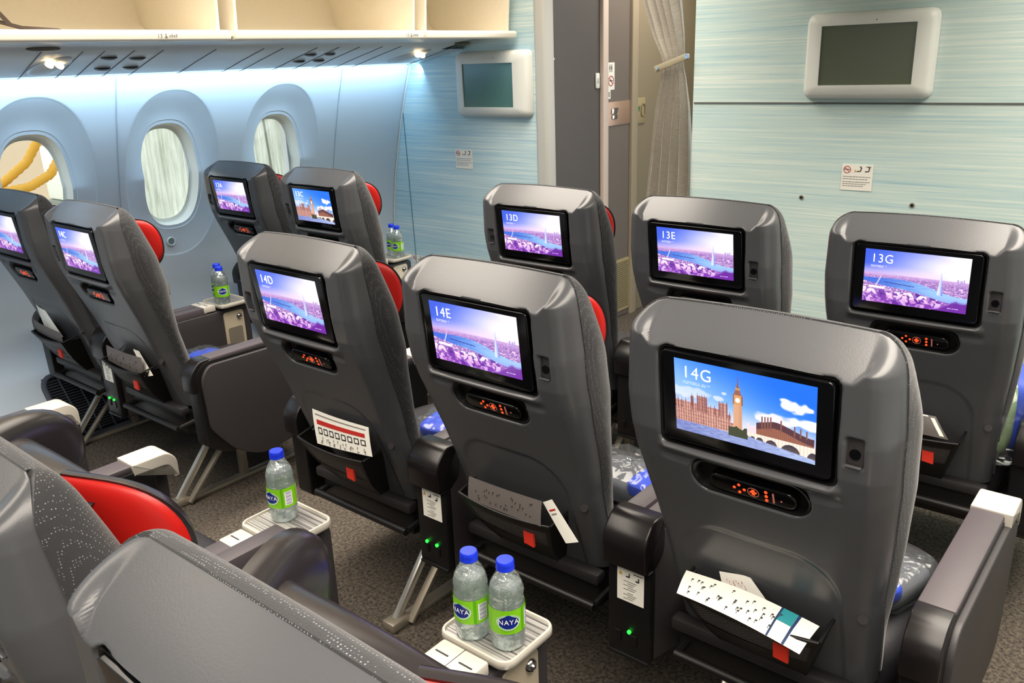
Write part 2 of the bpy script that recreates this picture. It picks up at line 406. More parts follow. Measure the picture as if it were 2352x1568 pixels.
def pic_parl():
    U, V = np.meshgrid(np.linspace(0, 1, NX), np.linspace(0, 1, NY))
    V0 = V; V = .245+.901*(V-.15)
    sky = lerpc(C3(150, 190, 248), C3(30, 108, 226), sst(0.35, 1.05, V*0.75+U*0.5-.05))
    sky = lerpc(sky, C3(226, 190, 214), sst(0.65, 0.2, V)*sst(0.6, 0.0, U)*0.8)
    sky = lerpc(sky, C3(236, 224, 240), sst(0.62, 0.3, V)*0.75)
    img = sky
    for cx, cy, a, b, s in ((.87, .72, .13, .075, 1), (.80, .78, .05, .03, .9), (.33, .62, .05, .035, .6), (.98, .55, .20, .07, .95), (.72, .52, .16, .08, .85), (.1, .62, .2, .08, .5), (.37, .70, .02, .02, .6)):
        e = ((U-cx)/a)**2+((V-cy)/b)**2 + 0.9*(vnoise(U*28, V*22, 2)-.5); img = lerpc(img, C3(250, 236, 244), sst(1.0, .35, e)*s)
    water = lerpc(C3(104, 112, 176), C3(184, 202, 232), np.clip(vnoise(U*40, V*160, 1)*0.45+0.55*U-.05, 0, 1))
    wl = 0.245-0.02*U; img = np.where((V < wl)[..., None], water, img)
    br, dk, lt = C3(214, 164, 146), C3(132, 80, 78), C3(226, 176, 140)
    stripes = (np.sin(U*330) > 0.2)*0.55+(np.sin(V*150) > .5)*0.2+.25*vnoise(U*60, V*40, 7)
    def blk(x0, x1, y1, y0=0.24, c1=br, c2=dk, st=stripes):
        nonlocal img
        q = (U > x0) & (U < x1) & (V < y1) & (V > y0); img = np.where(q[..., None], lerpc(c1, c2, st), img)
    blk(0, .17, .50); blk(.17, .24, .60); blk(.24, .33, .49); blk(.33, .395, .58); blk(.395, .42, .45); blk(.41, .47, .36)
    for x, h in ((.17, .63), (.185, .62), (.205, .63), (.225, .63), (.24, .62), (.13, .62), (.335, .61), (.39, .62), (.36, .6), (0.02, .55), (.05, .54), (.08, .55), (.27, .53), (.30, .54), (.41, .5), (.0, .58)):
        q = (np.abs(U-x) < 0.004*np.clip((h-V)/.05, .15, 1)) & (V < h) & (V > .4); img = np.where(q[..., None], dk, img)
    q = (np.abs(U-.13) < .012) & (V < .58) & (V > .45); img = np.where(q[..., None], dk, img)
    # clock tower
    blk(.438, .500, .70, .24, lt, C3(150, 92, 62), (np.sin(U*520) > 0)*0.6)
    blk(.434, .504, .715, .60, C3(206, 148, 96), C3(120, 70, 52), (np.abs(U-.469) > .027)*0.8)
    r = np.hypot((U-.469)*1.78, V-.655); img = np.where((r < .030)[..., None], C3(250, 240, 226), img)
    t = (0.86-V)/0.145; q = (V > .715) & (V < .86) & (np.abs(U-.469) < .004+.026*np.clip(t, 0, 1)**1.4); img = np.where(q[..., None], C3(146, 92, 74), img)
    q = (np.abs(U-.469) < .0025) & (V < .93) & (V > .8); img = np.where(q[..., None], C3(120, 78, 66), img)
    q = (np.abs(U-.469) < .017) & (np.abs(V-.79) < .014); img = np.where(q[..., None], C3(190, 140, 90), img)
    # trees and pale buildings by the bridge
    q = (V < .30+.04*vnoise(U*50, V*0, 3)) & (V > .2) & (U > .40) & (U < .56); img = np.where(q[..., None], C3(66, 70, 50), img)
    q = (V < .36+.06*(hashn(np.floor(U*80), 0*V, 4))) & (V > .26) & (U > .535) & (U < .62); img = np.where(q[..., None], C3(226, 206, 214), img)
    # big roofed building
    rt = .50-.05*np.abs(U-.72)/.1*(U < .72)-0.10*sst(.72, .99, U); q = (U > .60) & (U < .99) & (V < rt) & (V > .24)
    img = np.where(q[..., None], lerpc(C3(150, 96, 76), C3(76, 50, 60), (V > rt-.08)*0.8+(np.sin(U*460) > .4)*.2), img)
    for x in (.64, .66, .68, .70, .77, .86, .90, .94):
        q = (np.abs(U-x) < .005) & (V < np.interp(x, (.6, .72, .99), (.52, .55, .46))) & (V > .38); img = np.where(q[..., None], C3(130, 84, 72), img)
    # bridge with arches
    top = .30-.0*U; q = (U > .54) & (V < top) & (V > .12)
    q = q & (V > .25-.32*(U-.54)*0.9)
    bc = lerpc(C3(238, 222, 206), C3(206, 184, 176), (np.sin(U*260) > .6)*.5); img = np.where(q[..., None], bc, img)
    for cx, w, h in ((.575, .016, .03), (.625, .026, .045), (.705, .040, .065), (.835, .065, .095), (.985, .04, .10)):
        b0 = .24-.30*(cx-.54)*0.75
        q = (((U-cx)/w)**2+((V-b0)/h)**2 < 1); img = np.where(q[..., None], lerpc(C3(96, 78, 76), C3(60, 56, 66), sst(0, h, V-b0)), img)
        q = (np.abs(U-cx) < w) & (V < b0-0.0); img = np.where(q[..., None], water*0.8, img)
    wl2 = .245-.30*np.clip(U-.54, 0, 1)*.62; img = np.where(((V < wl2) & (U > .54))[..., None], water, img)
    V = V0
    for i, y in enumerate((0.705, 0.682)):
        q = (np.abs(V-y) < 0.006) & (U > 0.065) & (U < 0.27-0.03*i) & (hashn(np.floor(U*140), 0*V, i) > .3); img = np.where(q[..., None], img*.45+C3(235, 240, 255)*.55, img)
    return img
SW, SH = 0.240, 0.136
def screen_mesh(pic, gain=1.0):
    img = np.clip(pic()/255*1.0, 0, 1)
    lin = np.where(img <= 0.04045, img/12.92, ((img+0.055)/1.055)**2.4)*gain
    xs = np.linspace(-SW/2, SW/2, NX); zs = np.linspace(-SH/2, SH/2, NY)
    X, Z = np.meshgrid(xs, zs); co = np.zeros((NX*NY, 3)); co[:, 0] = X.ravel(); co[:, 2] = Z.ravel()
    j, i = np.meshgrid(np.arange(NY-1), np.arange(NX-1), indexing='ij'); a = (j*NX+i).ravel()
    F = np.stack([a, a+1, a+NX+1, a+NX], 1)
    me = bpy.data.meshes.new('screen'); me.vertices.add(len(co)); me.vertices.foreach_set('co', co.ravel())
    me.loops.add(F.size); me.loops.foreach_set('vertex_index', F.ravel()); me.polygons.add(len(F))
    me.polygons.foreach_set('loop_start', np.arange(0, F.size, 4)); me.polygons.foreach_set('loop_total', np.full(len(F), 4)); me.update()
    at = me.color_attributes.new('pic', 'FLOAT_COLOR', 'POINT')
    at.data.foreach_set('color', np.concatenate([lin.reshape(-1, 3), np.ones((NX*NY, 1))], 1).ravel())
    me.materials.append(LCD); return me

# ------------------------------------------------------------------ seat geometry (local: x across, y forward, z up; screen face at y=0)
ZT = 1.126; RC = 0.044; ZB = 0.40
YB = [(0.36, .19), (0.42, .17), (0.50, .142), (0.60, .106), (0.70, .072), (0.78, .042), (0.84, .020), (0.90, .002), (0.96, -.007), (1.06, -.012), (1.2, -.013)]
WT = [(0.36, .196), (0.5, .203), (0.62, .208), (0.75, .222), (0.86, .231), (0.97, .233), (1.06, .228), (1.13, .219)]
DS = [(0.36, .035), (0.6, .045), (0.7, .05), (0.78, .052), (0.88, .062), (0.98, .062), (1.06, .056), (1.13, .052)]
def ztop(x): return ZT-0.16*x*x
def sdf_box(x, z, cx, cz, w, h, r):
    qx = np.abs(x-cx)-(w/2-r); qz = np.abs(z-cz)-(h/2-r)
    return np.hypot(np.maximum(qx, 0), np.maximum(qz, 0))+np.minimum(np.maximum(qx, qz), 0)-r
def edge_fields(x, z, grow=0.0):
    W = interp(z, WT)+grow; zt = ztop(x)+grow; ax = np.abs(x)
    qx = ax-(W-RC); qz = z-(zt-RC)
    d = -(np.hypot(np.maximum(qx, 0), np.maximum(qz, 0))+np.minimum(np.maximum(qx, qz), 0)-RC)
    px, pz = np.maximum(qx+0.0, 0), np.maximum(qz, 0)
    t = np.where((px+pz) > 1e-9, np.arctan2(pz, px+1e-9)/(PI/2), np.where(qz > qx, 1.0, 0.0))
    return d, t
def outline_map(u, z, grow=0.0):
    """half-width of the outline at height z (scalar arrays)"""
    x = u*interp(z, WT)
    for _ in range(3):
        zt = ztop(x)+grow; over = np.clip(z-(zt-RC), 0, RC)
        hw = interp(z, WT)+grow-RC+np.sqrt(np.maximum(RC*RC-over*over, 0)); x = u*hw
    return x
def seam_depth(t, Z): w = t*t*(3-2*t); return interp(Z, DS)*(1-w)+0.076*w
def base_y(X, Z): return interp(Z, YB)+0.010*(X/0.22)**2*sst(0.95, 0.7, Z)+0.004*(X/.22)**2
def shell_grid(mirror):
    NXX, NZ = 151, 236
    us = np.linspace(-1, 1, NXX); us = np.sign(us)*(1-(1-np.abs(us))**1.18)
    vs = np.linspace(0, 1, NZ)
    U, V = np.meshgrid(us, vs)
    Z = ZB+(V**0.95)*(ZT-ZB)
    # rows follow the arched top edge exactly
    X = outline_map(U, Z)
    for _ in range(5):
        Z = ZB+(V**0.95)*(ztop(X)-ZB); X = outline_map(U, Z)
    d, t = edge_fields(X, Z); d = np.clip(d, 0, 1)
    r = 0.032*(1-t)+0.060*t; D = interp(Z, DS)*(1-t)+0.070*t
    k = np.clip(1-d/r, 0, 1); n = 2.6*(1-t)+1.35*t
    g = D*(1-(1-k**n)**(1/n))*1.0
    g = np.where(t > .5, D*(k**1.25), g)*1.0
    # blend both profiles smoothly
    gs = interp(Z, DS)*(1-(1-np.clip(1-d/0.038, 0, 1)**2.2)**(1/2.2)); gt = 0.076*np.clip(1-d/0.062, 0, 1)**1.2
    w = t*t*(3-2*t); g = gs*(1-w)+gt*w
    Y = base_y(X, Z)+g
    # recesses
    s = -1 if mirror else 1
    mi = np.zeros_like(X, int)
    e = sdf_box(X, Z, 0.0, 0.9705, 0.304, 0.185, 0.014); Y += 0.030*sst(0.003, -0.004, e)
    # rolled lip under the screen
    Y -= 0.010*np.exp(-((Z-0.872)/0.010)**2)*sst(0.165, 0.14, np.abs(X)); Y += 0.006*np.exp(-((Z-0.852)/0.010)**2)*sst(0.17, 0.14, np.abs(X))
    e2 = sdf_box(X, Z, 0.004, 0.826, 0.212, 0.066, 0.0325); Y += 0.026*sst(0.003, -0.005, e2)
    e3 = sdf_box(X, Z, s*0.178, 0.950, 0.026, 0.050, 0.004); Y += 0.014*sst(0.002, -0.003, e3)
    mi[(e < -0.006)] = 1
    # shallow arched field above the pocket
    e4 = sdf_box(X, Z, 0.0, 0.50, 0.30, 0.40, 0.09); Y += 0.0035*sst(0.006, -0.008, e4)
    P = [[(X[j, i], Y[j, i], Z[j, i]) for i in range(NXX)] for j in range(NZ)]
    mb = MB(); mb.grid(P); mb.mi = [int(mi[j, i] & mi[j, i+1] & mi[j+1, i] & mi[j+1, i+1]) for j in range(NZ-1) for i in range(NXX-1)]
    # closing skirt so the shell has thickness
    ring = [P[j][0] for j in range(NZ)]+[P[NZ-1][i] for i in range(1, NXX)]+[P[j][NXX-1] for j in range(NZ-2, -1, -1)]
    ring2 = [(x*0.97, y+0.004, z-0.004) for x, y, z in ring]; mb.grid([ring, ring2], flip=True)
    return meshonly(mb, 'back_shell', [SHELL, BLACK], sharp=89)
YF = [(0.36, .26), (0.45, .245), (0.57, .215), (0.68, .190), (0.78, .178), (0.86, .172), (0.95, .154), (1.03, .125), (1.10, .098), (1.14, .088)]
def cushion_grid():
    NXX, NZ = 61, 81
    us = np.sin(np.linspace(-1, 1, NXX)*PI/2); U, V = np.meshgrid(us, np.sin(np.linspace(0, 1, NZ)*PI/2))
    G = 0.0022
    X = U*.2
    for _ in range(6):
        Z = 0.42+V*(ztop(X)+G-0.42); X = outline_map(U, Z, G)
    d, t = edge_fields(X, Z, G); d = np.clip(d, 0, 1)
    base = base_y(X, Z)+seam_depth(t, Z)+0.0005
    front = interp(Z, YF)+0.004
    k = np.clip(1-d/0.045, 0, 1); Y = front-(front-base)*(1-(1-k**2.6)**(1/2.6))
    q = np.clip((Y-base)/(front-base+1e-6), 0, 1); X0 = X.copy()
    X = X+np.sign(X)*0.012*np.sin(np.pi*q)**0.7*(1-t)*sst(1.10, .98, Z)*sst(.5, .66, Z)*(d < .05)
    Y += 0.012*np.exp(-((np.abs(X0)-0.16)/0.03)**2)*sst(1.0, .85, Z)   # side bolsters
    P = [[(X[j, i], Y[j, i], Z[j, i]) for i in range(NXX)] for j in range(NZ)]
    mb = MB(); mb.grid(P, flip=True)
    ring = [P[j][0] for j in range(NZ)]+[P[NZ-1][i] for i in range(1, NXX)]+[P[j][NXX-1] for j in range(NZ-2, -1, -1)]
    ring2 = [(x*0.97, y-0.003, 0.42+(z-0.42)*0.99) for x, y, z in ring]; mb.grid([ring2, ring], flip=True)
    return meshonly(mb, 'backrest_cushion', FABRIC, sharp=60)
def superlump(a, b, c, n=2.5, nu=28, nv=16, M=None, mb=None, e2=None):
    """rounded pillow: half-axes a (x) b (y) c (z)"""
    mb = mb or MB(); P = []
    f = lambda w, e: math.copysign(abs(w)**e, w)
    e = 2/n; e2 = e2 or e
    for j in range(nv+1):
        ph = -PI/2+PI*j/nv; row = []
        for i in range(nu):
            th = 2*PI*i/nu; row.append((a*f(math.cos(ph), e2)*f(math.cos(th), e), b*f(math.cos(ph), e2)*f(math.sin(th), e), c*f(math.sin(ph), e2)))
        P.append(row)
    mb.grid(P, M=M, closed=True); return mb
def headrest_mesh():
    # leather pad with rolled top, bowed forward
    NXX, NZ = 37, 25; mb = MB(); P = []
    for j in range(NZ):
        v = j/(NZ-1); row = []
        for i in range(NXX):
            u = -1+2*i/(NXX-1); x = u*0.155
            a = v*PI*1.0   # wrap: front bottom -> over the top -> behind
            zc = 1.040-0.012*u*u
            if v < 0.6: z = 0.86+(zc-0.86)*(v/0.6); y = 0.178+0.012*math.sin(v/0.6*PI)+0.004
            else:
                w = (v-0.6)/0.4*PI; z = zc+0.016*math.sin(w); y = 0.144+0.038*math.cos(w)
            y -= 0.010; y += (0.0 if v > .6 else 0.0)+0.010*u*u
            e = (1-u*u)**0.12 if abs(u) < 1 else 0
            y = 0.135+(y-0.135)*(0.35+0.65*e)
            row.append((x, y-0.03*sst(1.05, 1.13, z), z))
        P.append(row)
    mb.grid(P, flip=True)
    return meshonly(mb, 'headrest', LEATHER, sharp=80)
WROOT = (.140, .140)
def wing_pts(side, tip, off0, off1, k=1.0):
    """half-oval wing flaring forward from the headrest edge. returns rows"""
    rows = []; NS, NT = 16, 22
    D = Vector((tip[0]-WROOT[0], tip[1]-WROOT[1], 0)); L0 = D.length; D.normalize(); nrm = Vector((D.y, -D.x, 0))
    for j in range(NT+1):
        th = -PI/2+PI*j/NT; row = []
        for i in range(NS+1):
            s = i/NS
            L = k*L0*max(0.0, math.cos(th))**0.78; zz = k*0.082*math.copysign(abs(math.sin(th))**0.95, th)
            l = -0.035+(L+0.035)*s
            edge = max(0.0, 1-s**4)*max(0.0, 1-abs(math.sin(th))**5)
            off = off0+(off1-off0)*edge**0.45-1.1*(l-.5*L0)**2*.6
            row.append((side*(WROOT[0]+D.x*l+nrm.x*off), WROOT[1]+D.y*l+nrm.y*off, 0.990+zz-0.10*l))
        rows.append(row)
    return rows
def wing_mesh(side, tip, back):
    mb = MB()
    if back: mb.grid(wing_pts(side, tip, 0.001, 0.014, .965), flip=side < 0)
    else: mb.grid(wing_pts(side, tip, 0.004, -0.030), flip=side > 0); mb.grid(wing_pts(side, tip, 0.004, 0.002), flip=side < 0)
    return meshonly(mb, 'wing_lining' if back else 'headrest_wing', RED if back else LEATHER, sharp=70)
FOLD, LEFTW = (.197, .197), (.215, .275)
FLARE = {'15E': (.238, .212), '15G': (.238, .212), '14C': (.190, .197)}
def seat_cushion_mesh():
    mb = MB(); superlump(0.222, 0.25, 0.075, 4.5, 40, 20, Matrix.Translation((0, 0.44, 0.385)), mb)
    mb.box(-.22, .22, .22, .66, .27, .34, .015)
    mb.box(-.2, .2, .655, .70, .12, .36, .015)
    return meshonly(mb, 'seat_cushion', SEATF, sharp=50)
def monitor_mesh():
    mb = MB(); mb.prism(rrect(0.290, 0.170, 0.010, 5, 0, -0.006), 'y', 0.0008, 0.014, 0.002)
    mb.box(-.135, .135, -.0002, .0012, -.0905, -.0895)
    return meshonly(mb, 'monitor', GLOSSB, sharp=30)
def liner(box, depth):
    cx, cz, w, h, r = box; mb = MB(); n = 9
    rows = []
    for sc, off in ((.003, .0035), (0, .0042), (-.004, depth*.6), (-.007, depth)):
        rows.append([(x, float(base_y(x, z))+off, z) for x, z in rrect(w+sc*2, h+sc*2, r+sc, n, cx, cz)])
    mb.grid(rows, closed=True, flip=False); k = len(rows[0]); c = (cx, float(base_y(cx, cz))+depth, cz)
    mb.add(rows[-1]+[c], [(i, (i+1) % k, k) for i in range(k)])
    return meshonly(mb, 'well', BLACK, sharp=60)
def handset_mesh():
    mb = MB(); mb.prism(rrect(0.155, 0.036, 0.016, 6), 'y', -0.008, 0.012, 0.004)
    return meshonly(mb, 'handset', GLOSSB)
def lights_mesh():
    mb = MB(); y = -0.0085
    def dot(x, z, r=0.0027): mb.disc((x, y, z), r, (0, 1, 0), 0.001, 10)
    for dx, dz in ((0, .0085), (-.009, 0), (.009, 0), (0, -.0085)): dot(-0.022+dx, dz)
    mb.box(.0005, .0055, y-.0005, y+.0005, -.006, .006); mb.box(-.003, .009, y-.0005, y+.0005, -.0015, .0015)
    for dz in (-.0095, 0, .0095): dot(0.026, dz, .0029)
    mb.cur = 1
    for k in range(16):
        a = 2*PI*k/16; b = 2*PI*(k+1)/16
        mb.tube([(0.003+.010*math.cos(a), y, .010*math.sin(a)), (0.003+.010*math.cos(b), y, .010*math.sin(b))], 0.0006, 5)
    mb.box(.037, .040, y-.0005, y+.0005, -.011, .011); dot(.052, -.002, .0016)
    return meshonly(mb, 'button_lights', [LEDR, LEDD])
def usb_mesh():
    mb = MB(); mb.box(-.0125, .0125, 0.008, 0.013, -.0245, .0245, .001); mb.cur = 1
    mb.disc((0, .0075, -.003), .0085, (0, 1, 0), .003, 16); mb.cur = 2; mb.box(-.012, .012, -.0005, .006, -.0235, -.0205, .001)
    return meshonly(mb, 'usb_socket', [DARK, GLOSSB, SHELL])
def pocket_mesh():
    """slanted net pocket: rim stands away from the shell, foot is tucked in"""
    mb = MB(); zt, zb = .552, .385; yt, yb = .062, .168; wt, wb = .135, .085
    def P(u, v, off=0): # v 0 top..1 bottom
        w = wt+(wb-wt)*v; z = zt+(zb-zt)*v; y = yt+(yb-yt)*v+0.012*math.sin(v*PI)*-1
        return (u*w, y-off-0.010*(1-u*u)*(1-v), z-0.006*(1-u*u)*(1-v))
    N = 16
    for v0, v1, ci in ((0, .13, 0), (.13, .48, 1), (.48, 1, 0)):
        mb.cur = ci; mb.grid([[P(-1+2*i/N, v0+(v1-v0)*k/4, 0 if ci else .002) for i in range(N+1)] for k in range(5)], flip=True)
    mb.cur = 0
    for s in (-1, 1):
        mb.grid([[P(s*(0.93+.07*q), k/6, .003) for q in (0, 1)] for k in range(7)], flip=True)
        mb.grid([[P(s, k/6), (s*(wt+(wb-wt)*k/6), interp(zt+(zb-zt)*k/6, YB)+.008, zt+(zb-zt)*k/6)] for k in range(7)])
        mb.tube([P(s, 0), (s*(wt+.002), float(interp(zt+.01, YB))+.004, zt+.012)], .0035, 8)
    mb.grid([[(-.085, .168, .385), (.085, .168, .385)], [(-.085, .20, .38), (.085, .20, .38)]])
    mb.tube([P(-1+2*i/N, 0, .001) for i in range(N+1)], .004, 8)
    return meshonly(mb, 'literature_pocket', [BLACK, NETM], sharp=60)
def net_mat():
    m = bpy.data.materials.new('pocket_netting'); m.use_nodes = True; nt = m.node_tree; p = nt.nodes['Principled BSDF']
    tc = nt.nodes.new('ShaderNodeTexCoord'); mp = nt.nodes.new('ShaderNodeMapping'); mp.inputs['Scale'].default_value = (1, 0.0, 1.25); mp.inputs['Rotation'].default_value = (0, math.radians(45), 0)
    nt.links.new(tc.outputs['Object'], mp.inputs['Vector'])
    v = nt.nodes.new('ShaderNodeTexVoronoi'); v.inputs['Scale'].default_value = 190; v.inputs['Randomness'].default_value = 0.12
    nt.links.new(mp.outputs[0], v.inputs['Vector'])
    lt = nt.nodes.new('ShaderNodeMath'); lt.operation = 'LESS_THAN'; lt.inputs[1].default_value = 0.36; nt.links.new(v.outputs['Distance'], lt.inputs[0])
    mx = nt.nodes.new('ShaderNodeMix'); mx.data_type = 'RGBA'; mx.inputs[6].default_value = (*s2l((14, 13, 14)), 1); mx.inputs[7].default_value = (*s2l((112, 108, 106)), 1)
    nt.links.new(lt.outputs[0], mx.inputs[0]); nt.links.new(mx.outputs[2], p.inputs['Base Color']); p.inputs['Roughness'].default_value = 0.6
    return m
NETM = net_mat()
def bars_mesh():
    """hinge cover and luggage bar below the back"""
    mb = MB(); mb.cur = 0
    mb.box(-.20, .20, .150, .185, .375, .405, .008); mb.cur = 1
    mb.box(-.19, .19, .17, .24, .30, .385, .008)
    mb.tube([(-.175, .13, .338), (.205, .13, .338)], .011, 12)
    for x in (-.17, .2): mb.tube([(x, .13, .338), (x, .20, .345)], .009, 8)
    mb.box(-.21, .21, .24, .60, .25, .31, .01)
    return meshonly(mb, 'lower_frame', [mat('hinge_dark', (36, 34, 36), .5), BLACK], sharp=35)
ARM_PAD = [(.205, .592), (.60, .592), (.60, .606), (.20, .606)]
def arm_mesh(kind, side=1):
    mb = MB(); w = 0.033
    if kind == 'body':
        # rounded rear post + inner core
        poly = roundpoly([(.15, .30), (.145, .57), (.185, .603), (.66, .590), (.66, .35), (.45, .24), (.22, .25)], [.01, .03, .05, .02, .05, .06, .05])
        mb.prism(poly, 'x', -w, w, 0.006); return meshonly(mb, 'armrest', BLACK, sharp=40)
    if kind == 'panel':
        poly = roundpoly([(.168, .36), (.160, .545), (.19, .588), (.70, .580), (.72, .54), (.715, .22), (.50, .22), (.36, .195), (.25, .25)], [.02, .06, .05, .02, .03, .08, .1, .12, .05])
        mb.prism(poly, 'x', side*(w-.002), side*(w+.012), 0.003); return meshonly(mb, 'side_panel', DARK, sharp=40)
    if kind == 'pad':
        mb.box(-w+.001, w-.001, .205, .605, .590, .608, .006); return meshonly(mb, 'armrest_pad', PAD)
    if kind == 'elbow':
        poly = roundpoly([(.128, .50), (.125, .565), (.165, .606), (.204, .607), (.204, .55), (.17, .50)], [.004, .05, .05, .003, .02, .01], 8)
        mb.prism(poly, 'x', -w+.001, w-.001, 0.004); return meshonly(mb, 'rear_elbow', BLACKG, sharp=40)
    if kind == 'cap':
        poly = roundpoly([(.606, .609), (.70, .609), (.722, .585), (.722, .535), (.708, .535), (.70, .575), (.606, .578)], [.002, .035, .02, .004, .004, .02, .002], 6)
        mb.prism(poly, 'x', -w-.001, w+.013 if side > 0 else w+.001, 0.004); me = meshonly(mb, 'armrest_cap', CREAM, sharp=40)
        return me
BLACKG = mat('black_satin_plastic', (24, 21, 22), 0.28)

TILT = {'14D': .213, '14E': .087, '14G': .176, '13G': -.0, '13E': .14, '13D': .094, '13C': .112, '13A': .151, '14C': .10, '14A': .10}
XC = {'A': -2.334, 'C': -1.738, 'D': -.593, 'E': 0.0, 'G': .593}
YR = {'13': .965, '14': 0.0, '15': -.965}
AX = {'A': -.27, 'C': .315, 'D': -.262, 'G': .28}     # aisle/wall armrest offset from the seat centre
PIC = {'14G': 'p', '13C': 'p'}
NUMW = {}
def make_seat(code, label):
    row, s = code[:2], code[2]
    dy = 0.03 if code == '14E' else 0; dx = -.01 if code == '14E' else 0
    left_usb = s in 'ACD'
    t = thing('airline_seat', (XC[s]+dx, YR[row]+dy+(.012 if code == '15G' else 0), 0), label, 'seat', 'airline seats with grey backs')
    obj('back_shell', cached(('shell', left_usb), lambda: shell_grid(left_usb)), t)
    obj('backrest_cushion', cached('cush', cushion_grid), t)
    h = obj('headrest', cached('head', headrest_mesh), t)
    for sd in (-1, 1):
        tp = LEFTW if sd < 0 else FLARE.get(code, FOLD)
        if sd < 0 and row != '15': tp = FOLD
        w = obj('headrest_wing', cached(('wf', sd, tp), lambda: wing_mesh(sd, tp, False)), t)
        l = obj('wing_lining', cached(('wb', sd, tp), lambda: wing_mesh(sd, tp, True)), w); l['label'] = 'red leather wing lining'
    obj('seat_cushion', cached('seatc', seat_cushion_mesh), t)
    m = obj('monitor', cached('mon', monitor_mesh), t, (0, -.004, .98)); m.rotation_euler = (min(.13, .06+.5*TILT.get(code, .12)), 0, 0)
    obj('screen_well', cached('well', lambda: liner((0, .9705, .300, .181, .013), .026)), t)
    obj('handset_cradle', cached('crad', lambda: liner((.004, .826, .206, .060, .030), .022)), t)
    if row != '15':
        sc = obj('screen', cached(('scr', PIC.get(code, 'c')), lambda: screen_mesh(pic_parl if PIC.get(code) == 'p' else pic_city)), m)
        sc['label'] = 'lit screen showing ' + ('a clock tower by a river' if PIC.get(code) == 'p' else 'a purple city skyline')
        nm = text_mesh(code, 0.031); finish('seat_number', nm, PRINTE, False)
        n = obj('seat_number', nm, m, (-SW/2+.0145, -.0008, SH/2-.0325)); n.rotation_euler = (PI/2, 0, 0); n.scale = (0.93, 1, 1)
    hs = obj('handset', cached('hs', handset_mesh), t, (0.010, .038, .822)); hs.rotation_euler = (.36, 0, 0)
    if row != '15': obj('button_lights', cached('bl', lights_mesh), hs)
    us = obj('usb_socket', cached('usb', usb_mesh), t, ((-1 if left_usb else 1)*.178, -.003, .950))
    if row != '15':
        pk = obj('literature_pocket', cached('pocket', pocket_mesh), t)
        obj('fabric_tag', cached('tag', tag_mesh), pk)
    obj('lower_frame', cached('bars', bars_mesh), t)
    obj('recline_knob', cached('knob', lambda: meshonly(MB().disc((.186, .120, .590), .009, (.2, -1, .2), .006, 20), 'recline_knob', DARK)), t)
    if s in AX:
        sd = 1 if AX[s] > 0 else -1
        a = obj('armrest', cached('armb', lambda: arm_mesh('body')), t, (AX[s], -dy, 0))
        obj('armrest_pad', cached('armp', lambda: arm_mesh('pad')), a); obj('rear_elbow', cached('arme', lambda: arm_mesh('elbow')), a)
        c = obj('armrest_cap', cached(('armc', sd), lambda: arm_mesh('cap', 1)), a); c['label'] = 'cream armrest cap'
        if sd < 0: c.rotation_euler = (0, 0, 0); c.scale = (-1, 1, 1)
        obj('side_panel', cached(('armq', sd), lambda: arm_mesh('panel', sd)), a)
    return t
PRINTE = mat('lit_white_print', (255, 255, 255), 0.5, emit=(255, 255, 255), es=0.62)
def tag_mesh():
    mb = MB(); mb.prism([(.052, .478), (.080, .475), (.078, .507), (.050, .509)], 'y', .072, .078)
    return meshonly(mb, 'fabric_tag', TAG, False)

SEATS = {
 '13A': 'grey seat back whose screen reads 13A, by the window in the far row',
 '13C': 'grey seat back whose screen reads 13C over a clock tower picture',
 '13D': 'grey seat back whose screen reads 13D, in front of the lavatory passage',
 '13E': 'grey seat back whose screen reads 13E, below the tied curtain',
 '13G': 'grey seat back whose screen reads 13G, at the right edge',
 '14A': 'grey seat back cut by the left edge, under the window with the yellow view',
 '14C': 'grey seat back with a washed-out screen and a dark panelled aisle armrest on its right',
 '14D': 'grey seat back whose screen reads 14D, newspaper-like card in its pocket',
 '14E': 'grey seat back whose screen reads 14E, dark card and white slip in its pocket',
 '14G': 'large grey seat back whose screen reads 14G over a clock tower picture',
 '15C': 'seat at the left edge of which mainly a cream armrest tip shows',
 '15D': 'nearest-row seat at the left edge with a cream-tipped armrest ending beside the aisle',
 '15E': 'nearest-row seat at lower left with a large red headrest wing in view',
 '15G': 'closest seat back filling the bottom left, seen from above',
}
for c, l in SEATS.items(): make_seat(c, l)

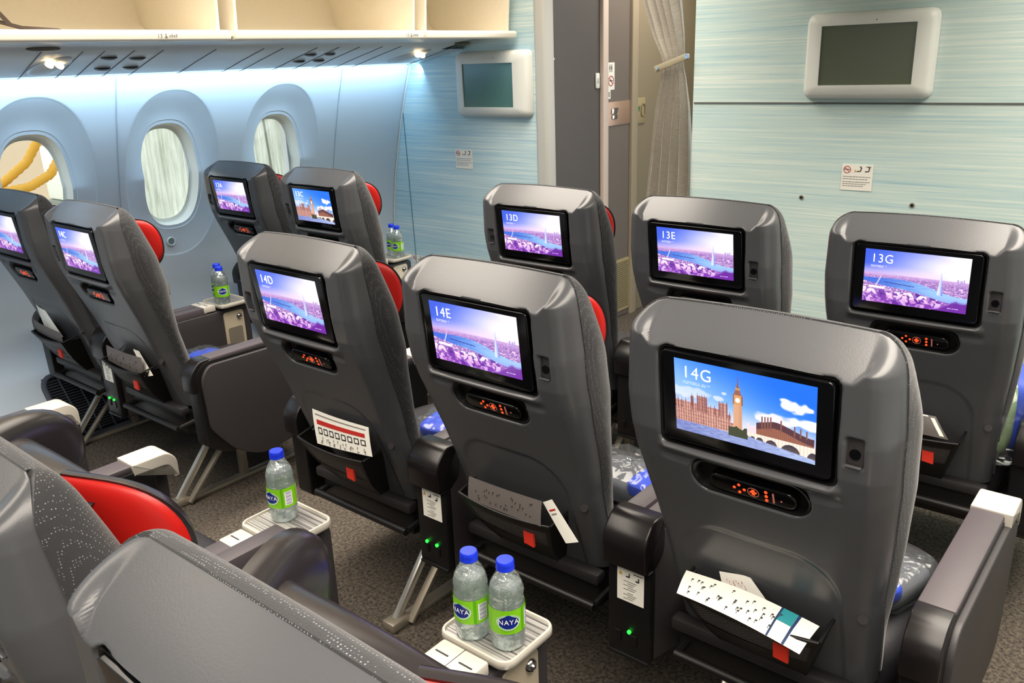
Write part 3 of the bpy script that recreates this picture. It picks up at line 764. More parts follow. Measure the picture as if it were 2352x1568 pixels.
# ------------------------------------------------------------------ consoles between seats
def console_meshes():
    R = {}
    mb = MB(); w = .050
    poly = roundpoly([(.165, .26), (.150, .50), (.160, .575), (.60, .575), (.755, .575), (.755, .30), (.70, .22), (.30, .22)], [.01, .01, .01, .002, .02, .05, .05, .05])
    mb.prism(poly, 'x', -w, w, 0.006); R['body'] = meshonly(mb, 'console_body', DARK, sharp=40)
    mb = MB(); poly = roundpoly([(.118, .50), (.112, .57), (.155, .615), (.20, .61), (.20, .52), (.165, .495)], [.006, .05, .05, .003, .02, .01], 8)
    mb.prism(poly, 'x', -.053, .053, 0.006); R['elbow'] = meshonly(mb, 'rear_hood', BLACKG, sharp=40)
    mb = MB(); mb.box(-.052, .052, .140, .165, .265, .497, .004); mb.box(-.055, .055, .130, .150, .494, .500, .002); mb.box(-.05, .05, .135, .16, .262, .270, .002)
    mb.box(-.035, -.018, .137, .142, .300, .325, .001); mb.box(.005, .022, .137, .142, .300, .325, .001); R['back'] = meshonly(mb, 'rear_panel', BLACK, sharp=40)
    mb = MB(); mb.box(-.049, -.004, .205, .56, .572, .604, .004); mb.box(.004, .049, .205, .56, .572, .604, .004); R['pads'] = meshonly(mb, 'armrest_pads', PAD)
    mb = MB(); mb.box(-.049, -.004, .205, .56, .572, .604, .004); mb.box(.004, .050, .205, .650, .572, .612, .004); R['pads2'] = meshonly(mb, 'armrest_pads', PAD)
    mb = MB(); mb.box(-.050, .002, .545, .600, .580, .606, .004); mb.cur = 1; mb.box(-.040, -.012, .568, .571, .6055, .6068); R['hinge2'] = meshonly(mb, 'tray_hinge', [CREAM, INK])
    mb = MB(); mb.box(-.050, .050, .545, .600, .580, .606, .004); mb.cur = 1
    mb.box(-.040, -.012, .568, .571, .6055, .6068); mb.box(.012, .040, .568, .571, .6055, .6068); mb.box(-.0005, .0005, .546, .599, .6055, .6065); R['hinge'] = meshonly(mb, 'tray_hinge', [CREAM, INK])
    # tray: rim and inset
    mb = MB(); o = rrect(.158, .138, .024, 6, 0, .678); i_ = rrect(.144, .124, .018, 6, 0, .678)
    rows = [[(x, y, .586) for x, y in rrect(.150, .130, .022, 6, 0, .678)], [(x, y, .590) for x, y in o], [(x, y, .600) for x, y in o], [(x, y, .6035) for x, y in rrect(.155, .135, .023, 6, 0, .678)], [(x, y, .6035) for x, y in rrect(.147, .127, .019, 6, 0, .678)], [(x, y, .599) for x, y in i_]]
    mb.grid(rows, closed=True, flip=False); mb.add([(x, y, .586) for x, y in rrect(.150, .130, .022, 6, 0, .678)], [tuple(range(28))[::-1]]); R['rim'] = meshonly(mb, 'cocktail_tray', CREAM, sharp=50)
    mb = MB(); mb.add([(x, y, .5995) for x, y in i_], [tuple(range(28))]); R['inset'] = meshonly(mb, 'ribbed_inset', TRAYM, False)
    mb = MB(); poly = rrect(.095, .155, .014, 5, .675, .485); mb.prism(poly, 'x', .0495, .0535, .001)
    R['plate'] = meshonly(mb, 'outlet_plate', PLATE)
    mb = MB(); mb.prism(rrect(.068, .075, .008, 4, .675, .455), 'x', .0536, .0545, 0); R['niche'] = meshonly(mb, 'outlet_niche', ALU, False)
    mb = MB(); mb.lathe([(.0, .010), (.004, .010), (.006, .006), (.009, .007), (.012, .004), (.0135, 0)], 20, Matrix.Translation((.0535, .70, .535)) @ Matrix.Rotation(PI/2, 4, 'Y')); R['jack'] = meshonly(mb, 'audio_jack', CHROME)
    mb = MB(); mb.box(-.028, .038, .1385, .1398, .407, .487, 0); mb.cur = 1
    for k in range(9):
        mb.box(-.012+.01*(k % 2), .020-.004*(k % 3), .1378, .1386, .457-.005*k-(.003 if k > 4 else 0), .4583-.005*k-(.003 if k > 4 else 0))
    mb.cur = 2
    mb.box(-.006, .003, .1378, .1386, .468, .471); mb.box(.001, .0035, .1378, .1386, .468, .478); mb.box(.018, .026, .1378, .1386, .464, .467); mb.box(.024, .0265, .1378, .1386, .464, .474); mb.box(.012, .034, .1378, .1386, .4795, .481)
    mb.cur = 3; mb.prism([(-.024, .470), (-.015, .470), (-.0195, .480)], 'y', .1378, .1386)
    R['card'] = meshonly(mb, 'placard', [WHITE, GREYINK, INK, mat('yellow_ink', (206, 176, 60), .6)], False)
    def led(xs):
        mb = MB()
        for x in xs: mb.disc((x, .137, .332), .0045, (0, 1, 0), .004, 12)
        return meshonly(mb, 'power_led', LEDG)
    R['led2'] = led((-.022, .014)); R['led1'] = led((.004,)); return R
CM = console_meshes()
def console(x, row, label, led):
    t = thing('seat_console', (x, YR[row], 0), label, 'console', 'consoles between the seats')
    obj('console_body', CM['body'], t); obj('rear_hood', CM['elbow'], t); b = obj('rear_panel', CM['back'], t)
    v = '2' if (row == '15' and x < 0) else ''
    obj('armrest_pads', CM['pads'+v], t); obj('tray_hinge', CM['hinge'+v], t)['label'] = 'cream tray hinge'
    r = obj('cocktail_tray', CM['rim'], t); obj('ribbed_inset', CM['inset'], r)
    p = obj('outlet_plate', CM['plate'], t); obj('outlet_niche', CM['niche'], p); obj('audio_jack', CM['jack'], p)
    if row == '14': obj('placard', CM['card'], b); obj('power_led', CM[led], b)
CONS = [(-2.036, '13', 'console by the far window holding two bottles, mostly behind the 13C seat', 'led2'),
 (-.297, '13', 'console between the seats reading 13D and 13E', 'led2'), (.297, '13', 'console between the seats reading 13E and 13G', 'led1'),
 (-2.036, '14', 'console with open tray and two bottles in front of the 14C seat', 'led2'),
 (-.297, '14', 'dark console with placard and two green lights between 14D and 14E', 'led2'),
 (.297, '14', 'dark console with placard and one green light between 14E and 14G', 'led1'),
 (-.297, '15', 'console with a tray carrying a single bottle', 'led2'), (.297, '15', 'console at the bottom whose tray carries two bottles', 'led2')]
for a in CONS: console(*a)

# ------------------------------------------------------------------ seat undercarriages
def undercarriage(xs, xa, xb, row, label):
    t = thing('seat_undercarriage', ((xa+xb)/2, YR[row]+.42, 0), label, 'seat frame', 'metal frames under the seats'); cx, cy = (xa+xb)/2, .42
    mb = MB()
    for y, z in ((.30, .245), (.56, .245)): mb.tube([(xa-cx, y-cy, z), (xb-cx, y-cy, z)], .022, 12)
    mb.build('cross_beam', BLACK, t)
    for x in xs:
        X = x-cx
        mb = MB(); d = Vector((0, .19, .24))
        mb.box(-.009, .009, 0, .31, -.012, .012, .003, Matrix.Translation((X, .135-cy, .02)) @ Matrix.Rotation(math.radians(50), 4, 'X'))
        mb.build('rear_leg', SILVER, t)
        mb = MB(); mb.box(-.012, .012, 0, .30, -.006, .006, .002, Matrix.Translation((X+.03, .16-cy, .01)) @ Matrix.Rotation(math.radians(46), 4, 'X'))
        mb.build('rear_brace', ALU, t)
        mb = MB(); mb.box(X-.014, X+.014, .40-cy, .43-cy, .01, .25, .004); mb.build('front_leg', ALU, t)
        mb = MB(); mb.box(X-.016, X+.02, .14-cy, .66-cy, .001, .018, .004); mb.box(X-.022, X+.026, .10-cy, .17-cy, .001, .03, .006); mb.build('floor_rail', ALU, t)
for row, w in (('13', 'far row'), ('14', 'middle row'), ('15', 'nearest row')):
    undercarriage((-.47, .47), -.86, .87, row, 'metal legs and beams under the three centre seats of the %s' % w)
    if row != '15': undercarriage((-2.50, -1.64), -2.56, -1.42, row, 'metal legs and beams under the window pair of seats in the %s' % w)

# ------------------------------------------------------------------ bottles
def bottle_meshes():
    R = {}; H = .160
    def rip(z, a): return 0
    prof = [(0, .004), (.018, .002), (.026, .0), (.0295, .004), (.0300, .012), (.0292, .018), (.0300, .026), (.0300, .034), (.0296, .036), (.0296, .083), (.0302, .086), (.0302, .092), (.0288, .096), (.0302, .100), (.0298, .106), (.0270, .116), (.0215, .128), (.0150, .138), (.0130, .142), (.0130, .150)]
    mb = MB(); n = 40; vs = []; fs = []
    for j, (r, z) in enumerate(prof):
        for i in range(n):
            a = 2*PI*i/n; rr = r
            if z < .03 and r > .02: rr = r*(1-.05*(1+math.cos(6*a))*(1-z/.03))
            if .084 < z < .112: rr = r*(1-.02*(1+math.sin(3*a+z*160)))
            vs.append((rr*math.cos(a), rr*math.sin(a), z))
    for j in range(len(prof)-1):
        for i in range(n): fs.append((j*n+i, j*n+(i+1) % n, (j+1)*n+(i+1) % n, (j+1)*n+i))
    mb.add(vs, fs); R['body'] = meshonly(mb, 'bottle_body', PET, sharp=80)
    mb = MB(); wp = [(0, .0045), (.025, .0015), (.0285, .006), (.0288, .085), (.0278, .096), (.0288, .103), (.0255, .1165), (.0, .1165)]
    mb.lathe(wp, 36); R['water'] = meshonly(mb, 'water', WATER, sharp=50)
    mb = MB(); cp = [(.0, .160), (.0135, .160), (.0148, .1585), (.0152, .152), (.0152, .1475), (.0156, .1465), (.0156, .144), (.0145, .1435), (.0, .1435)]
    mb.lathe(cp, 32); R['cap'] = meshonly(mb, 'bottle_cap', BLUECAP, sharp=40)
    # label (local: brand faces -y)
    r0 = .0305; z0, z1 = .037, .082
    def cyl(a, z, r): return (r*math.sin(a), -r*math.cos(a), z)
    def patch(mb, a0, a1, za, zb, r, n=12): mb.grid([[cyl(a0+(a1-a0)*i/n, z, r) for i in range(n+1)] for z in (za, zb)], flip=False)
    mb = MB(); patch(mb, -PI*.98, PI*.98, z0, z1, r0, 60); mb.cur = 1; patch(mb, .78, .95, z0, z1, r0+.0002, 4)
    mb.cur = 2; patch(mb, 1.05, 1.62, z0+.006, z1-.008, r0+.0003, 8); mb.cur = 3
    for k in range(11): patch(mb, 1.12, 1.55, z0+.008+k*.0027, z0+.0095+k*.0027-(.0006 if k % 3 else 0), r0+.0006, 5)
    mb.cur = 2; patch(mb, 2.2, 3.0, z0, z1, r0+.0003, 8); mb.cur = 4
    for k in range(12): patch(mb, 2.28, 2.9-.1*(k % 3), z1-.003-k*.0033, z1-.0022-k*.0033, r0+.0005, 5)
    R['label'] = meshonly(mb, 'bottle_label', [LIME, LIMED, PRINTW, VIOL, GREYINK], sharp=0)
    def oval(mb, aw, zh, r, zc, peak):
        vs = [cyl(0, zc, r)]; N = 40
        for i in range(N):
            th = 2*PI*i/N; zz = zh*math.sin(th)*(0.8 if math.sin(th) > 0 else 1)
            if math.sin(th) > 0: zz += peak*math.exp(-(math.cos(th)/.35)**2)
            vs.append(cyl(aw*math.cos(th), zc+zz, r))
        mb.add(vs, [(0, 1+i, 1+(i+1) % N) for i in range(N)])
    mb = MB(); oval(mb, .66, .0165, r0+.0009, .0615, 0); mb.cur = 1; oval(mb, .56, .0125, r0+.0014, .061, .004)
    R['badge'] = meshonly(mb, 'badge', [PALEB, NAVY], sharp=0)
    tm = text_mesh('NAYA', .0125, 0.0001, 'CENTER')
    bm = bmesh.new(); bm.from_mesh(tm); bmesh.ops.subdivide_edges(bm, edges=[e for e in bm.edges if e.calc_length() > .003], cuts=2)
    for v in bm.verts:
        x, y = v.co.x*.92, v.co.y; v.co = Vector(cyl(x/r0, .0572+y*1.0, r0+.0020+v.co.z))
    bm.to_mesh(tm); bm.free(); finish('brand_lettering', tm, PRINTW, False); R['text'] = tm
    return R
BM = bottle_meshes()
def bottle(x, y, rz, label):
    t = thing('water_bottle', (x, y, .5998), label, 'bottle', 'small water bottles', math.radians(rz))
    obj('bottle_body', BM['body'], t); obj('water', BM['water'], t); obj('bottle_cap', BM['cap'], t)['label'] = 'bright blue screw cap'
    l = obj('bottle_label', BM['label'], t); obj('badge', BM['badge'], l); obj('brand_lettering', BM['text'], l)
bottle(.270, -.318, 4, 'left water bottle of the two on the nearest tray, label turned to the left')
bottle(.335, -.302, 44, 'right water bottle of the two on the nearest tray, blue badge facing us')
bottle(-.318, -.275, 6, 'lone water bottle standing on a tray beside the red headrest')
bottle(-2.045, .665, 8, 'rear water bottle of the pair beside the 14C seat')
bottle(-1.988, .640, 66, 'front water bottle of the pair beside the 14C seat, badge facing us')
bottle(-2.055, 1.665, 8, 'half hidden water bottle beside the 13C seat back')
bottle(-1.995, 1.645, 20, 'water bottle on the far tray in front of the blue-lit bulkhead')

# ------------------------------------------------------------------ things in the pockets
def sheet(name, pts, m, label, cat, bend=0.0, axis_n=10, prints=(), thick=.0008):
    """pts: 4 world corners (top-left, top-right, bottom-right, bottom-left); bowed towards the viewer"""
    tl, tr, br, bl = [Vector(p) for p in pts]; c = (tl+tr+br+bl)/4
    n = (tr-tl).cross(bl-tl).normalized()
    if n.y > 0: n = -n
    def P(u, v, off=0): 
        p = tl*(1-u)*(1-v)+tr*u*(1-v)+br*u*v+bl*(1-u)*v
        return tuple(p-c+n*(off+bend*math.sin(u*PI)*(1-.3*v)+.25*bend*math.sin(v*PI)))
    mb = MB(); N = axis_n
    mb.grid([[P(i/N, j/4, thick) for i in range(N+1)] for j in range(5)]); mb.grid([[P(i/N, j/4, 0) for i in range(N+1)] for j in range(5)], flip=True)
    ring = lambda off: [P(i/N, 0, off) for i in range(N+1)]+[P(1, j/4, off) for j in range(1, 5)]+[P(i/N, 1, off) for i in range(N-1, -1, -1)]+[P(0, j/4, off) for j in range(3, 0, -1)]
    mb.grid([ring(0), ring(thick)], closed=True)
    t = thing(name, c, label, cat); mb.build('paper', m, t)
    if prints:
        ms = []; mb = MB()
        for u0, u1, v0, v1, mm in prints:
            if mm not in ms: ms.append(mm)
            mb.cur = ms.index(mm); K = max(2, int((u1-u0)*N*1.5))
            mb.grid([[P(u0+(u1-u0)*i/K, v0+(v1-v0)*j/2, thick+.0006) for i in range(K+1)] for j in range(3)])
        mb.build('printing', ms, t)
    return t
TEAL = mat('teal_print', (40, 140, 150), .5); DKBL = mat('dark_blue_print', (20, 50, 96), .5); DKCARD = mat('dark_card', (96, 90, 88), .45)
def squig(u0, u1, v0, v1, n, mm, seed):
    rnd = random.Random(seed); out = []
    for k in range(n):
        u = u0+(u1-u0)*(k+.5)/n; w = (u1-u0)/n*.35
        for q in range(4):
            a = u+rnd.uniform(-w, w); b = v0+(v1-v0)*rnd.random(); out.append((max(.02, a-.004), min(.98, a+.012), b, min(.97, b+.05), mm)); out.append((max(.02, a-.004), min(.98, a), b, min(.97, b+.13), mm))
    return out
pr = [(.05, .95, .10, .14, GREYINK), (.07, .93, .26, .40, REDINK)]+[(.08+.11*k, .16+.11*k, .48, .68, INK) for k in range(8)]+[(.095+.11*k, .145+.11*k, .52, .64, WHITE) for k in range(8)]+squig(.08, .92, .74, .94, 8, GREYINK, 3)
sheet('safety_leaflet', [(-.680, .086, .640), (-.447, .084, .645), (-.428, .072, .572), (-.655, .072, .548)], WHITE, 'white safety leaflet with red bar and black boxes sticking out of the 14D pocket', 'leaflet', .006, prints=pr)
sheet('safety_leaflet', [(-.117, .100, .600), (.098, .100, .604), (.105, .085, .55), (-.11, .085, .55)], DKCARD, 'dark grey card in the pocket of the 14E seat', 'leaflet', .006, prints=squig(.1, .9, .2, .8, 8, INK, 5))
sheet('paper_slip', [(.098, .104, .600), (.123, .104, .615), (.195, .100, .537), (.165, .096, .525)], WHITE, 'white paper slip poking out at the right end of the 14E pocket', 'paper slip', .001, prints=[(.2, .8, .2, .24, REDINK), (.2, .7, .3, .33, GREYINK)])
pr = squig(.06, .78, .1, .8, 9, INK, 8)+[(.74, .755, .0, 1, DKBL), (.755, .86, .0, .45, TEAL), (.86, .88, .0, 1, DKBL)]
sheet('menu_leaflet', [(.452, .100, .568), (.715, .096, .560), (.705, .034, .536), (.462, .044, .552)], WHITE, 'white folded menu with black sketches and a teal corner in the 14G pocket', 'leaflet', .012, prints=pr)
sheet('paper_slip', [(.515, .112, .585), (.575, .112, .598), (.622, .106, .555), (.53, .106, .545)], WHITE, 'white slip with red scribble behind the menu in the 14G pocket', 'paper slip', .0, prints=squig(.15, .7, .25, .55, 4, REDINK, 2))
sheet('safety_leaflet', [(-1.87, .085, .60), (-1.62, .085, .60), (-1.605, .078, .535), (-1.86, .078, .545)], DKCARD, 'grey card leaning in the pocket of the 14C seat', 'leaflet', .008, prints=squig(.1, .9, .2, .8, 6, INK, 9))
sheet('paper_slip', [(-1.70, .100, .612), (-1.66, .100, .612), (-1.58, .096, .54), (-1.62, .09, .53)], WHITE, 'thin pale slip behind the card in the 14C pocket', 'paper slip')
sheet('paper_slip', [(-2.46, .095, .66), (-2.38, .095, .645), (-2.25, .090, .56), (-2.40, .09, .56)], WHITE, 'pale rounded card standing in the 14A pocket', 'paper slip', .004)
sheet('safety_leaflet', [(-2.47, .075, .60), (-2.22, .075, .585), (-2.21, .072, .545), (-2.44, .072, .555)], DKCARD, 'dark card lying over the 14A pocket rim', 'leaflet', .006)
sheet('menu_leaflet', [(.47, 1.062, .60), (.66, 1.062, .60), (.70, 1.045, .55), (.48, 1.045, .55)], DKCARD, 'glossy dark leaflet with pale edge in the 13G pocket', 'leaflet', .01, prints=[(.02, .9, .02, .08, WHITE), (.92, .97, .1, .9, WHITE)])

# ------------------------------------------------------------------ wrapped blankets on the seats
def blanket(x, y, rz, label, blue=.5, z=.462, top=GREYF, tilt=0, sc=1):
    t = thing('blanket_pack', (x, y, z), label, 'blanket', 'plastic-wrapped blankets on the seats', math.radians(rz)); t.rotation_euler.x = math.radians(tilt); t.scale = (sc, sc, sc)
    superlump(.11, .08, .032, 4, 28, 12, Matrix.Translation((0, 0, .032))).build('folded_blanket', top, t)
    superlump(.112*blue, .082, .024, 4, 28, 12, Matrix.Translation((.112*(1-blue)-.001, 0, .058))).build('blue_pouch', BLUEF, t)
    mb = MB(); P = []
    for j in range(13):
        ph = -PI/2+PI*j/12; row = []
        for i in range(32):
            th = 2*PI*i/32; f = lambda w, e: math.copysign(abs(w)**e, w); k = 1+.04*math.sin(i*5.1+j*2.3)
            row.append((.128*k*f(math.cos(ph), .5)*f(math.cos(th), .5), .096*k*f(math.cos(ph), .5)*f(math.sin(th), .5), .046+.045*f(math.sin(ph), .5)*(1+.08*math.sin(i*3.7+j))))
        P.append(row)
    mb.grid(P, closed=True); mb.build('plastic_wrap', WRAP, t, sharp=0)
blanket(-.465, .42, 12, 'plastic-wrapped pack with bright blue pouch on the 14D seat', .92)
blanket(.10, .47, -5, 'clear plastic pack with a bit of blue on the 14E seat', .35)
blanket(.735, .42, 255, 'crumpled clear plastic pack on the 14G seat by the aisle armrest', .3, sc=.8)
blanket(-1.715, .37, 0, 'blue corner of a blanket pack showing on the 14C seat', .8, sc=.72)
blanket(.735, 1.29, 90, 'blue and pale green blanket pack at the right edge on the 13G seat', .75, z=.575, top=GREENF, tilt=90, sc=1.3)

# ------------------------------------------------------------------ room shell
YA, YE = -2.4, 2.33
PROF = [(0.0, -2.50), (.12, -2.58), (.25, -2.70), (.347, -2.765), (.458, -2.776), (.678, -2.754), (.893, -2.718), (1.151, -2.651), (1.348, -2.592), (1.515, -2.532), (1.62, -2.49)]
def px_(z): return float(interp(z, PROF))
mb = MB(); mb.box(-2.9, 2.9, YA, 4.2, -.04, 0); struct('floor', mb, CARPET, smooth=False)
mb = MB(); mb.box(-2.9, 2.9, YA, 4.2, 2.30, 2.34); struct('ceiling', mb, BINC, smooth=False)
mb = MB(); mb.box(-2.9, 2.9, YA-.05, YA, 0, 2.3); struct('wall_back', mb, WALLP, smooth=False)
# left wall with window openings: radial patches around each window
WINC = [.288, .890, 1.492]; WZ = 1.062; WP = .6025
OW, OH = .138, .240   # opening half sizes
def sup(th, a, b, n=2.7):
    c, s = math.cos(th), math.sin(th); r = (abs(c/a)**n+abs(s/b)**n)**(-1/n); return r
def wall_x(y, z, cy):
    x = px_(z)
    dy, dz = y-cy, z-WZ; th = math.atan2(dz, dy); r = math.hypot(dy, dz)
    ro = sup(th, .236, .388, 2.3); ri = sup(th, .155, .256, 2.6)
    if r < ro:
        t = (ro-r)/(ro-ri); t = max(0, min(1, t)); up = .22+.78*max(0, math.sin(th))
        x -= (.0015*min(1, (ro-r)/.006)+.066*up*math.sin(t*PI/2))
    if r < ri: x -= .004
    return x
mb = MB(); ZL, ZU = .60, 1.515
NTH = 96
for cy in WINC:
    y0, y1 = cy-WP/2, cy+WP/2; rows = []
    ths = sorted(set([2*PI*i/NTH for i in range(NTH)]+[math.atan2(z-WZ, y-cy) % (2*PI) for y in (y0, y1) for z in (ZL, ZU)]))
    ts = [0, .03, .1, .17]+[]
    rows = []
    for k in range(44):
        f = k/43; row = []
        for th in ths:
            c, s = math.cos(th), math.sin(th); rb = min(((y1-cy)/c if c > 1e-9 else (y0-cy)/c if c < -1e-9 else 9), ((ZU-WZ)/s if s > 1e-9 else (ZL-WZ)/s if s < -1e-9 else 9))
            ra = sup(th, OW, OH); ri = sup(th, .155, .256, 2.6); ro = min(sup(th, .236, .388, 2.3), rb-.012)
            knots = [ra, ri-.0005, ri+.0005, ro-.007, ro, rb]; fk = [0, .15, .17, .62, .78, 1]
            r = float(np.interp(f, fk, knots)); y = cy+r*c; z = WZ+r*s; row.append((wall_x(y, z, cy), y, z))
        rows.append(row)
    mb.grid(rows, closed=True, flip=True)
ylo, yhi = WINC[0]-WP/2, WINC[-1]+WP/2
def strip(a, b, zz): mb.grid([[(px_(z), y, z) for y in np.linspace(a, b, max(2, int((b-a)/.1)))] for z in zz], flip=False)
strip(YA, ylo, [0, .06, .12, .18, .25, .3, .347, .4, .458, .57, .678, .78, .893, 1.0, 1.151, 1.25, 1.348, 1.43, 1.515]); strip(yhi, YE+.02, [0, .06, .12, .18, .25, .3, .347, .4, .458, .57, .678, .78, .893, 1.0, 1.151, 1.25, 1.348, 1.43, 1.515])
strip(ylo, yhi, [0, .06, .12, .18, .25, .3, .347, .4, .458, .53, .60])
strip(YA, YE+.02, [1.515, 1.57, 1.62])
wl = struct('wall_left', mb, WALLP, sharp=50)
bm = bmesh.new(); bm.from_mesh(wl.data); bmesh.ops.remove_doubles(bm, verts=bm.verts[:], dist=2e-4); bm.to_mesh(wl.data); bm.free(); wl.data.set_sharp_from_angle(angle=math.radians(50))
mb = MB(); mb.box(-2.95, -2.55, YA, YE, 1.62, 2.32); struct('wall_left_upper', mb, BINC, smooth=False)
# opaque skin outside, so that daylight enters through the openings only
mb = MB()
for a, b, z0, z1 in [(YA, ylo+.12, 0, 1.62), (yhi-.12, YE+.1, 0, 1.62), (ylo, yhi, 0, .74), (ylo, yhi, 1.38, 1.62), (WINC[0]+.19, WINC[1]-.19, .7, 1.4), (WINC[1]+.19, WINC[2]-.19, .7, 1.4)]: mb.box(-2.90, -2.86, a, b, z0, z1)
struct('wall_left_skin', mb, WALLP, smooth=False)
# panel joints
mb = MB()
for y in (.622, 1.845): mb.tube([(px_(z)+.0005, y, z) for z in np.linspace(.45, 1.51, 20)], .0025, 6)
struct('trim_1', mb, mat('joint_grey', (168, 178, 186), .4))
for i, cy in enumerate(WINC):
    t = thing('window_%d' % (i+1), (-2.70, cy, WZ)); t['kind'] = 'structure'
    N = 72; rows = []
    for (sc_, dx, nn) in ((1.0, .0, 2.7), (1.0, -.008, 2.7), (.975, -.016, 2.7), (.965, -.050, 2.6), (.945, -.058, 2.6), (.89, -.060, 2.5)):
        rows.append([(px_(WZ+sup(th, OW, OH, nn)*sc_*math.sin(th))+dx-.066*(.22+.78*max(0, math.sin(th)))+2.70-.006, sup(th, OW, OH, nn)*sc_*math.cos(th), sup(th, OW, OH, nn)*sc_*math.sin(th)) for th in [2*PI*k/N for k in range(N)]])
    m2 = MB(); m2.grid(rows, closed=True, flip=False); m2.build('window_reveal', mat('reveal_cream', (240, 240, 230), .4), t, sharp=50)
    m2 = MB(); ring = [(px_(WZ+sup(th, OW, OH)*math.sin(th)*.93)-.060-.066*(.22+.78*max(0, math.sin(th)))+2.70-.006, sup(th, OW, OH)*.93*math.cos(th), sup(th, OW, OH)*.93*math.sin(th)) for th in [2*PI*k/N for k in range(N)]]
    m2.add(ring, [tuple(range(N))]); m2.build('window_pane', GLASSW, t, smooth=False)
    # outer frame
    m2 = MB(); rows = [[(px_(WZ+sup(th, OW, OH)*math.sin(th))-o2-.066*(.22+.78*max(0, math.sin(th)))+2.694, sup(th, OW, OH)*s2*math.cos(th), sup(th, OW, OH)*s2*math.sin(th)) for th in [2*PI*k/N for k in range(N)]] for s2, o2 in ((.90, .066), (.96, .068), (1.4, .070))]
    m2.grid(rows, closed=True, flip=True); m2.build('outer_frame', mat('frame_dark', (196, 200, 190), .5), t)
# dimmer button
for cy, lb in ((.858, 'round dimmer button under the middle window'),):
    t = thing('dimmer_button', (px_(.746)-.004, cy, .746), lb, 'button')
    m2 = MB(); m2.lathe([(.022, 0), (.022, .004), (.019, .007), (.016, .004), (.0145, .003)], 28, Matrix.Rotation(PI/2, 4, 'Y')); m2.build('button_ring', MONW, t)
    m2 = MB(); m2.disc((.002, 0, 0), .0145, (1, 0, 0), .006, 24); m2.build('button_face', mat('button_grey', (120, 136, 140), .25), t)

# lower return-air grille on the window wall
gt = thing('air_grille', (-2.60, .20, 0), 'black slatted air return grille low on the window wall', 'grille')
def gp(a, b, off): # a along y, b up the curved dado
    z = b; return Vector((px_(z)+off+2.60, a-.20, z))
mb = MB()
g0, g1, h0, h1 = .13, .60, .02, .27
pts = [gp(a, b, .006) for a, b in rrect(g1-g0, h1-h0, .05, 5, (g0+g1)/2, (h0+h1)/2)]
mb.tube(pts+[pts[0]], .012, 8, caps=False, flat=.6); 
for b in np.linspace(h0+.022, h1-.022, 22): mb.tube([gp(a, b, .006) for a in np.linspace(g0+.01, g1-.01, 6)],   .0026, 6)
for a in np.linspace(g0+.07, g1-.07, 6): mb.tube([gp(a, b, .009) for b in np.linspace(h0+.01, h1-.01, 10)], .004, 6)
mb.build('grille_bars', TIN, gt)
mb = MB(); mb.grid([[gp(a, b, .002) for a in np.linspace(g0+.005, g1-.005, 6)] for b in np.linspace(h0+.005, h1-.005, 12)]); mb.build('grille_back', BLACK, gt)

# right side of the cabin (out of frame, closes the room)
mb = MB(); mb.grid([[(-px_(z), y, z) for y in (YA, 4.2)] for z in (0, .25, .45, .9, 1.3, 1.62, 2.0, 2.3)], flip=True); struct('wall_right', mb, WALLP)

# bulkheads
mb = MB(); mb.box(-2.86, -1.615, YE, YE+.05, 0, 2.3, 0); struct('wall_front_left', mb, BULK_L, smooth=False)
mb = MB(); mb.box(-.74, 2.8, YE, YE+.05, 0, 2.3, 0); struct('wall_front_centre', mb, BULK_C, smooth=False)
mb = MB(); mb.box(-.735, 2.8, YE-.003, YE+.001, 1.310, 1.3165); struct('trim_2', mb, mat('seam_dark', (96, 100, 98), .5), smooth=False)
mb = MB(); mb.tube([(px_(z)+.008, YE-.004, z) for z in np.linspace(.2, 1.51, 30)], .005, 6); struct('trim_3', mb, MONW)
mb = MB(); mb.tube([(-2.545, YE-.001, 1.50), (-2.613, YE-.001, 1.34), (-2.607, YE-.001, 1.15), (-2.597, YE-.001, .717), (-2.585, YE-.001, .30)], .003, 6); struct('trim_4', mb, mat('seam_teal', (96, 140, 156), .5))
# post and passage
mb = MB(); mb.prism(roundpoly([(-1.625, YE-.012), (-1.552, YE-.012), (-1.552, YE+.07), (-1.625, YE+.07)], .018), 'z', 0, 2.3); struct('trim_5', mb, POST)
XS = -1.57
mb = MB(); mb.box(XS-.05, XS, YE+.05, 2.84, 0, 2.3); struct('wall_passage', mb, DOORG, smooth=False)
mb = MB(); mb.prism(roundpoly([(XS-.03, 2.832), (XS+.022, 2.832), (XS+.022, 2.886), (XS-.03, 2.886)], .008), 'z', 0, 2.3)
struct('trim_6', mb, POSTB)
mb = MB(); mb.prism(roundpoly([(XS-.03, 3.135), (XS+.02, 3.135), (XS+.02, 3.20), (XS-.03, 3.20)], .008), 'z', 0, 2.3); struct('trim_7', mb, mat('post_tan', (158, 144, 122), .45))
mb = MB(); mb.box(XS-.05, XS, 3.20, 4.2, 0, 2.3); struct('wall_passage_front', mb, BEIGE, smooth=False)
mb = MB(); mb.box(XS, -.7, 3.9, 3.95, 0, 2.3); struct('wall_passage_end', mb, BEIGE, smooth=False)
mb = MB(); mb.box(XS, XS+.03, 3.56, 3.60, 0, 2.3); mb.box(XS, XS+.02, 3.62, 3.64, 0, 2.3); struct('trim_8', mb, mat('post_light', (190, 180, 150), .45), smooth=False)
d = thing('door_1', (XS, 3.01, 0)); d['kind'] = 'structure'
MB().box(-.045, .002, -.124, .125, .005, 2.28).build('door_leaf', DOORB, d, smooth=False)
lp = MB().box(.002, .006, -.118, .128, 1.150, 1.280, .001).build('lock_plate', mat('copper_plate', (186, 156, 136), .35, metal=.5), d)
MB().box(.006, .010, -.075, -.010, 1.212, 1.246, .006).build('latch_slider', CHROME, lp)
